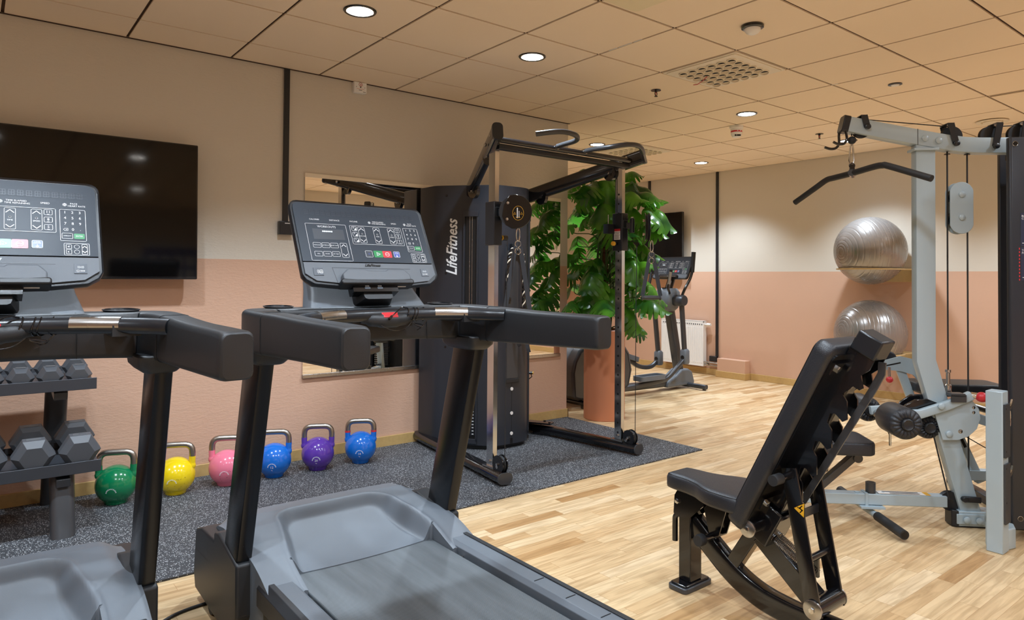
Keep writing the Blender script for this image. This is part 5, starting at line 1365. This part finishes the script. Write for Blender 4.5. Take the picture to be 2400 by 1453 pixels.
for a_, b_ in ((.62, 1.0), (0.0, .22)):
    p, q = fb0.lerp(fb1, a_), fb0.lerp(fb1, b_)
    MB('black_rubber').tube([p, q], .0235, 20).m('void').cyl(q + (q - p).normalized() * .0005, q + (q - p).normalized() * .001, .017) .build('foot_grip', t) if a_ > .5 else MB('black_rubber').tube([p, q], .0235, 20).build('foot_grip', t)
MB(S).b2((-.30, -.045, .008), (.075, .045, .085)).m('dark_plastic').prism([(.075, -.050), (.105, -.035), (.105, .035), (.075, .050)], 'z', .004, .088).m('dark_plastic').b2((-.30, -.04, 0), (.075, .04, .008)).build('base_tube', t, bevel=.005)
MB(S).b2((-.05, .040, .02), (.085, .052, .072)).build('base_plate', t, bevel=.003)
MB('dark_plastic').tube([(.05, .05, .150), (-.03, .05, .148)], 1.0, prof=rrect(.018, .030, .004, 2), up=(0, 0, 1)).cyl((.05, .04, .150), (.05, .066, .150), .014).build('base_bracket', t, bevel=.003)
m_ = sheave(.10, .125, .05, 0.0, .014); m_.build('boom_pulley', t)
# seat of the pulldown station
so = rrect(.47, .30, .05, 5, .745, 0)
m_ = pad(so, .375, .445, .014); m_.build('seat', t, smooth=60)
MB('dark_metal').b2((.55, -.05, .355), (.90, .05, .376)).bar((.57, 0, .345), (.80, 0, .13), .05, .035, up=(1, 0, 0)).bar((.70, 0, .345), (.86, 0, .14), .05, .03, up=(1, 0, 0)).cyl((.565, -.035, .335), (.565, .035, .335), .024).build('seat_strut', t, bevel=.003)
# roller pads on their axle, with gathered leather ends
def roller(y0, y1, x, z, r=.068, slant=.0):
    prof = [(.022, 0), (.03, -.006), (r * .62, -.010), (r * .9, .0), (r, .016), (r, abs(y1 - y0) - .016), (r * .9, abs(y1 - y0)), (r * .62, abs(y1 - y0) + .010), (.03, abs(y1 - y0) + .006), (.022, abs(y1 - y0))]
    m_ = MB('leather')
    seg = 72; o = V((x, y0, z))
    def ring(rr_, zz, amp): return [o + V((math.cos(2 * PI * i / seg) * rr_, zz, math.sin(2 * PI * i / seg) * rr_)) + V((0, amp * math.cos(18 * 2 * PI * i / seg), 0)) for i in range(seg)]
    m_.rings([ring(a_, b_, (.004 if .4 * r < a_ < .95 * r else 0)) for a_, b_ in prof])
    m_.m('dark_plastic').lathe([(.030, 0), (.030, .012), (.024, .016), (.022, .014), (.0001, .014)], (x, y1 + .004, z), (0, 1, 0), seg=28)
    return m_
AX, AZ = .443, .562
roller(-.30, -.115, AX + .01, AZ + .005, .066).build('roller_pad', t, smooth=60)
roller(.09, .29, AX - .012, AZ + .012, .078).build('roller_pad', t, smooth=60)
roller(-.12, .03, .21, .51, .062).build('roller_pad', t, smooth=60)
MB('brushed').cyl((AX, -.12, AZ), (AX - .01, .11, AZ), .022, seg=24).build('roller_axle', t)
MB(S).tube([(.43, .06, .578), (.27, .06, .585), (.14, .06, .632), (.02, .06, .688)], 1.0, prof=rrect(.035, .046, .006, 2), up=(0, 0, 1)).m('dark_metal').b2((.06, .035, .682), (.13, .09, .70)).b2((.055, .083, .655), (.13, .09, .695)).m(S).lathe([(.017, 0), (.017, .006), (.011, .010), (.0001, .011)], (.175, .083, .632), (0, 1, 0), seg=24).build('lever_arm', t, bevel=.002)
MB(S).tube([(.47, -.06, .575), (.25, -.06, .60), (.13, -.06, .64)], 1.0, prof=rrect(.03, .044, .006, 2), up=(0, 0, 1)).build('lever_arm', t)
MB('gloss_black').prism([(.36, .585), (.33, .635), (.28, .672), (.22, .675), (.17, .66), (.17, .62), (.25, .59)], 'y', -.035, -.020).prism([(.36, .585), (.33, .625), (.28, .655), (.22, .66), (.17, .64), (.17, .60), (.25, .58)], 'y', .02, .035).build('cam_guard', t, bevel=.004)
MB('silver_paint').prism([(.20, .61), (.01, .66), (-.02, .62), (-.028, .57), (-.01, .515), (.03, .475), (.08, .455), (.155, .452)], 'y', .048, .056).m(S).lathe([(.017, 0), (.017, .006), (.011, .010), (.0001, .011)], (.125, .056, .485), (0, 1, 0), seg=24).m('brushed').lathe([(.012, 0), (.0001, .004)], (.07, .056, .50), (0, 1, 0), seg=16).lathe([(.009, 0), (.0001, .003)], (.005, .056, .625), (0, 1, 0), seg=16).lathe([(.009, 0), (.0001, .003)], (.005, .056, .60), (0, 1, 0), seg=16).build('sector_plate', t, bevel=.001)
MB('chrome').cyl((.02, .06, .69), (-.005, .072, .688), .016).m('red').sphere((-.022, .08, .684), .026, 20, 12, (1.15, 1, 1)).build('release_knob', t, smooth=60)
MB('chrome').lathe([(.016, 0), (.016, .05), (.010, .055), (.010, .115), (.014, .118), (.014, .132), (.0001, .134)], (.102, 0, .68), (0, 0, 1), seg=20).build('cable_stud', t)
MB('chrome').lathe([(.014, 0), (.010, -.012), (.006, -.02), (.006, -.075), (.0001, -.078)], (.433, .10, .50), seg=14).build('pop_pin', t)
# accessory mast at the front of the tower, square to the room
mx = M.Translation((.05, .345, 0)) @ M.Rotation(R(-135), 4, 'Z')
MB(S, mx).b2((-.04, -.035, 0), (.04, .035, .76)).build('accessory_mast', t, bevel=.004)
MB(S, mx).prism([(.035, -.03), (.10, -.045), (.16, -.02), (.17, .04), (.10, .08), (.035, .06)], 'z', 0, .10).build('mast_foot', t, bevel=.006)
MB('dark_metal', mx).b2((-.03, -.044, .45), (.036, -.034, .70)).b2((-.03, -.044, .14), (.036, -.034, .42)).m('void').cyl((-.02, -.0445, .68), (-.02, -.0452, .68), .004).cyl((-.02, -.0445, .48), (-.02, -.0452, .48), .004).cyl((-.02, -.0445, .40), (-.02, -.0452, .40), .004).cyl((-.02, -.0445, .24), (-.02, -.0452, .24), .004).build('mast_guard', t, bevel=.002)
for z in (.665, .345):
    MB('chrome', mx).cyl((.04, -.02, z), (.062, -.022, z), .014).tube(smooth_path([(.05, -.02, z), (.085, -.022, z), (.115, -.024, z + .012), (.135, -.025, z + .038)], 5), 1.0, prof=[(-.009, -.004), (.009, -.004), (.009, .004), (-.009, .004)], up=(0, 1, 0)).build('accessory_hook', t, smooth=60)
MB('chrome', mx).tube([(.06, -.032, .655 + .03 * math.sin(R(a)) - .03) if False else (.062 + .008 * math.cos(R(a)), -.034, .625 + .038 * math.sin(R(a))) for a in range(0, 360, 24)], .0035, 8, closed=True).build('carabiner', t)
# weight tower shrouds and the stack between them
W = MB('cabinet').prism([(-.085, 0.0), (-.66, 0.0), (-.66, .030), (-.095, .030), (-.085, .022)], 'z', .06, 1.998)
for v_ in W.bm.verts: v_.co = v_.co + V((0, .185, 0))
W.build('front_shroud', t, bevel=.005)
MB('cabinet').b2((-.285, -.26, .06), (-.66, -.235, 1.998)).build('rear_shroud', t, bevel=.004)
MB('void').b2((-.27, -.235, .06), (-.60, .185, .10)).b2((-.27, -.23, .10), (-.60, .18, .55)).b2((-.24, -.10, 1.93), (-.60, .18, 1.96)).b2((-.20, .08, .15), (-.60, .18, 1.9)).build('tower_core', t)
for k in range(16):
    m_ = MB('dark_plastic').b2((-.20, -.02, .12 + .028 * k), (-.55, .18, .145 + .028 * k)); m_.m('tag_white').b2((-.1985, .10, .126 + .028 * k), (-.20, .16, .139 + .028 * k)); m_.build('weight_plate', t)
m_ = MB('gloss_black')
for x, z in ((-.112, 1.965), (-.125, .115), (-.45, 1.965)): m_.lathe([(.011, 0), (.011, .003), (.007, .004), (.0001, .002)], (x, .216, z), (0, 1, 0), seg=20)
m_.m('chrome')
for x, z in ((-.112, 1.965), (-.125, .115)): m_.tube([(x + .012 * math.cos(R(a)), .2165, z + .012 * math.sin(R(a))) for a in range(0, 360, 24)], .0015, 5, closed=True)
m_.build('panel_screw', t)
# exercise chart on the shroud
def figure(m_, x, z, s=1.0, arm=0):
    o = (x, .2162, z); X_ = (-1, 0, 0); N_ = (0, 1, 0)
    m_.m('skin_print').flat([(.0075 * math.cos(R(a)) , .072 + .009 * math.sin(R(a))) for a in range(0, 360, 30)], o, X_, N_, h=.0012)
    m_.flat([(-.010, .062), (.010, .062), (.009, .030), (-.009, .030)], o, X_, N_, h=.0012)
    m_.line([(.008, .056), (.017, .04), (.030, .046 + .018 * arm)], .006, o, X_, N_, closed=False, h=.0013)
    m_.m('navy_print').flat([(-.010, .031), (.010, .031), (.009, .008), (-.009, .008)], o, X_, N_, h=.0014)
    m_.m('skin_print').flat([(-.008, .009), (-.001, .009), (-.002, -.028), (-.008, -.028)], o, X_, N_, h=.0012).flat([(.001, .009), (.008, .009), (.010, -.028), (.004, -.028)], o, X_, N_, h=.0012)
    m_.m('ink_black').flat([(-.008, .074), (.006, .076), (.008, .083), (-.006, .084)], o, X_, N_, h=.0016)
ch = MB('navy_print').b2((-.135, .2152, 1.455), (-.40, .2158, 1.62)).b2((-.135, .2152, 1.285), (-.40, .2158, 1.45))
ch.m('ink_white')
for zz, s1, s2 in ((1.604, 'Biceps', 'Curl'), (1.434, 'Triceps', 'Pushdown')):
    ch.text(s1, (-.139, .2162, zz), .014, (-1, 0, 0), (0, 1, 0), align='LEFT').text(s2, (-.139, .2162, zz - .013), .014, (-1, 0, 0), (0, 1, 0), align='LEFT')
    ch.text(s1, (-.259, .2162, zz), .014, (-1, 0, 0), (0, 1, 0), align='LEFT')
for zz in (1.47, 1.30):
    ch.m('ink_white').line([(0, 0), (.10, 0), (.09, .008), (.11, .008)], .0025, (-.142, .2162, zz), (-1, 0, 0), (0, 1, 0), closed=False, h=.001)
    ch.line([(0, 0), (.10, 0)], .0025, (-.265, .2162, zz), (-1, 0, 0), (0, 1, 0), closed=False, h=.001)
figure(ch, -.20, 1.515, arm=1); figure(ch, -.20, 1.345, arm=-1); figure(ch, -.32, 1.515); figure(ch, -.32, 1.345, arm=1)
ch.m('red').tube([(-.225 - .018 * math.cos(R(a)), .2175, 1.555 + .022 * math.sin(R(a))) for a in range(-60, 80, 20)], .0015, 5).tube([(-.225 - .018 * math.cos(R(a)), .2175, 1.385 + .022 * math.sin(R(a))) for a in range(-60, 80, 20)], .0015, 5)
for k in range(10): ch.b2((-.126, .2152, 1.285 + .017 * k), (-.131, .2158, 1.294 + .017 * k))
ch.m('ink_white').text('LifeFitness', (-.18, .2156, 1.268), .016, (-1, 0, 0), (0, 1, 0), shear=.35, align='LEFT')
ch.build('exercise_chart', t, smooth=0)
# second station at the back of the tower
BYY = -.56
t2_ = thing('leg_press_station', 'silver frame with black pad and slotted bracket behind the pulldown column', 'weight machine', (4.13, 1.36, 0), R(135))
bo = rrect(.50, .26, .04, 4, -.19, BYY)
m_ = pad(bo, .620, .672, .012); m_.build('bench_pad', t2_, smooth=60)
MB('dark_plastic').b2((.0, BYY - .10, .595), (-.42, BYY + .10, .620)).build('pad_base', t2_, bevel=.004)
MB(S).tube([(-.11, BYY, .60), (-.34, BYY, .08)], 1.0, prof=rrect(.05, .045, .006, 2), up=(1, 0, 0)).m('void').tube([(-.205, BYY + .026, .385), (-.25, BYY + .026, .285)], 1.0, prof=[(-.001, -.008), (.001, -.008), (.001, .008), (-.001, .008)], up=(1, 0, 0)).build('slanted_post', t2_, smooth=40)
MB(S).bar((-.16, BYY, .12), (-.62, BYY, .12), .06, .06).build('frame_tube', t2_, bevel=.004)
MB(S).bar((-.19, BYY, .50), (-.52, BYY + .1, .40), .05, .055).build('frame_tube', t2_, bevel=.004)
MB('dark_metal').b2((-.33, BYY - .25, 0), (-.27, BYY + .25, .05)).build('floor_tube', t2_, bevel=.004)
MB(S).prism([(.27, .745), (.245, .79), (.13, .825), (.02, .80), (-.06, .73), (-.05, .62), (-.01, .60), (.01, .66), (.06, .715), (.13, .735)], 'y', BYY + .05, BYY + .06).m('void').prism([(.215, .770), (.130, .79), (.129, .782), (.213, .762)], 'y', BYY + .0602, BYY + .0608).build('slotted_bracket', t2_, bevel=.002)
MB(S).tube([(.13, BYY + .04, .76), (.055, BYY + .04, .55)], 1.0, prof=rrect(.02, .05, .005, 2), up=(1, 0, 0)).build('bracket_leg', t2_)
MB('leather').cyl((.18, BYY - .2, .80), (.18, BYY + .02, .80), .05, seg=28).build('roller_pad', t2_, bevel=.01)
MB('chrome').cyl((.20, BYY + .07, .76), (.20, BYY + .075, .70), .009).m('red').sphere((.20, BYY + .077, .685), .02, 16, 10).build('adjustment_knob', t2_, smooth=60)
MB('brushed').tube([(-.10, BYY + .25, .585), (-.18, BYY + .27, .57), (-.42, BYY + .28, .50)], .018, 14).build('press_handle', t2_)
MB('black_rubber').tube([(-.20, BYY + .02, .38), (-.50, BYY + .1, .20)], .003, 6).build('cable', t2_)
# ---- lat bar on its carabiner: a separate thing that hangs from the beam cable
h = thing('lat_bar', 'long black angled lat bar hanging from the silver beam', 'pulldown bar', (4.13, 1.36, 0), R(135))
MB('black_rubber').sphere((.583, 0, 2.035), .0215, 20, 12).build('cable_stopper', h, smooth=60)
MB('chrome').tube([(.583 + w_ , 0, z) for w_, z in ((0, 2.015), (.008, 2.005), (.013, 1.96), (.014, 1.925), (.008, 1.905), (-.004, 1.905), (-.010, 1.925), (-.007, 1.98), (-.004, 2.01))], .0045, 8, closed=True).build('carabiner', h)
MB('gloss_black').tube([(.583 + .012 * math.cos(R(a)), .0, 1.898 + .012 * math.sin(R(a))) for a in range(0, 360, 24)], .005, 8, closed=True).prism([(.569, 1.845), (.599, 1.848), (.594, 1.905), (.572, 1.905)], 'y', -.006, .006).cyl((.594, .025, 1.857), (.572, -.025, 1.853), .019).build('swivel_eye', h)
MB('black_rubber').tube(smooth_path([(.778, -.36, 1.738), (.70, -.24, 1.808), (.655, -.19, 1.846), (.63, -.14, 1.852), (.585, 0, 1.856), (.53, .155, 1.866), (.508, .205, 1.865), (.49, .24, 1.855), (.372, .42, 1.766)], 5), .0165, 16).build('bar', h, smooth=50)
# ================================================================ CAMERA, WORLD
cam = bpy.data.cameras.new('camera'); co = bpy.data.objects.new('camera', cam); COL.objects.link(co)
yaw, pitch, roll = R(51.7168), R(1.08258), R(0.43722)
F = V((math.cos(yaw) * math.cos(pitch), math.sin(yaw) * math.cos(pitch), math.sin(pitch)))
r0 = V((math.sin(yaw), -math.cos(yaw), 0)); u0 = r0.cross(F)
rr = r0 * math.cos(roll) + u0 * math.sin(roll); uu = u0 * math.cos(roll) - r0 * math.sin(roll)
mw = M((rr, uu, -F)).transposed().to_4x4(); mw.translation = V((0, 0, 1.285))
co.matrix_world = mw
cam.sensor_fit = 'HORIZONTAL'; cam.sensor_width = 36.0
cam.lens = 36.0 * 1609.92 / 2400.0
cam.shift_x = -(1204.24 - 1200) / 2400.0
cam.shift_y = -(726.5 - 617.96) / 2400.0
cam.clip_start = 0.05
SC.camera = co
w = bpy.data.worlds.new('world'); SC.world = w; w.use_nodes = True
w.node_tree.nodes['Background'].inputs[0].default_value = (.92, .96, 1, 1)
w.node_tree.nodes['Background'].inputs[1].default_value = .12
SC.view_settings.view_transform = 'Standard'
SC.view_settings.look = 'None'
SC.view_settings.exposure = 0.2
SC.view_settings.gamma = 1.0
SC.cycles.max_bounces = 8
SC.cycles.diffuse_bounces = 5
SC.cycles.glossy_bounces = 4
SC.cycles.use_denoising = True
SC.cycles.sample_clamp_indirect = 6.0
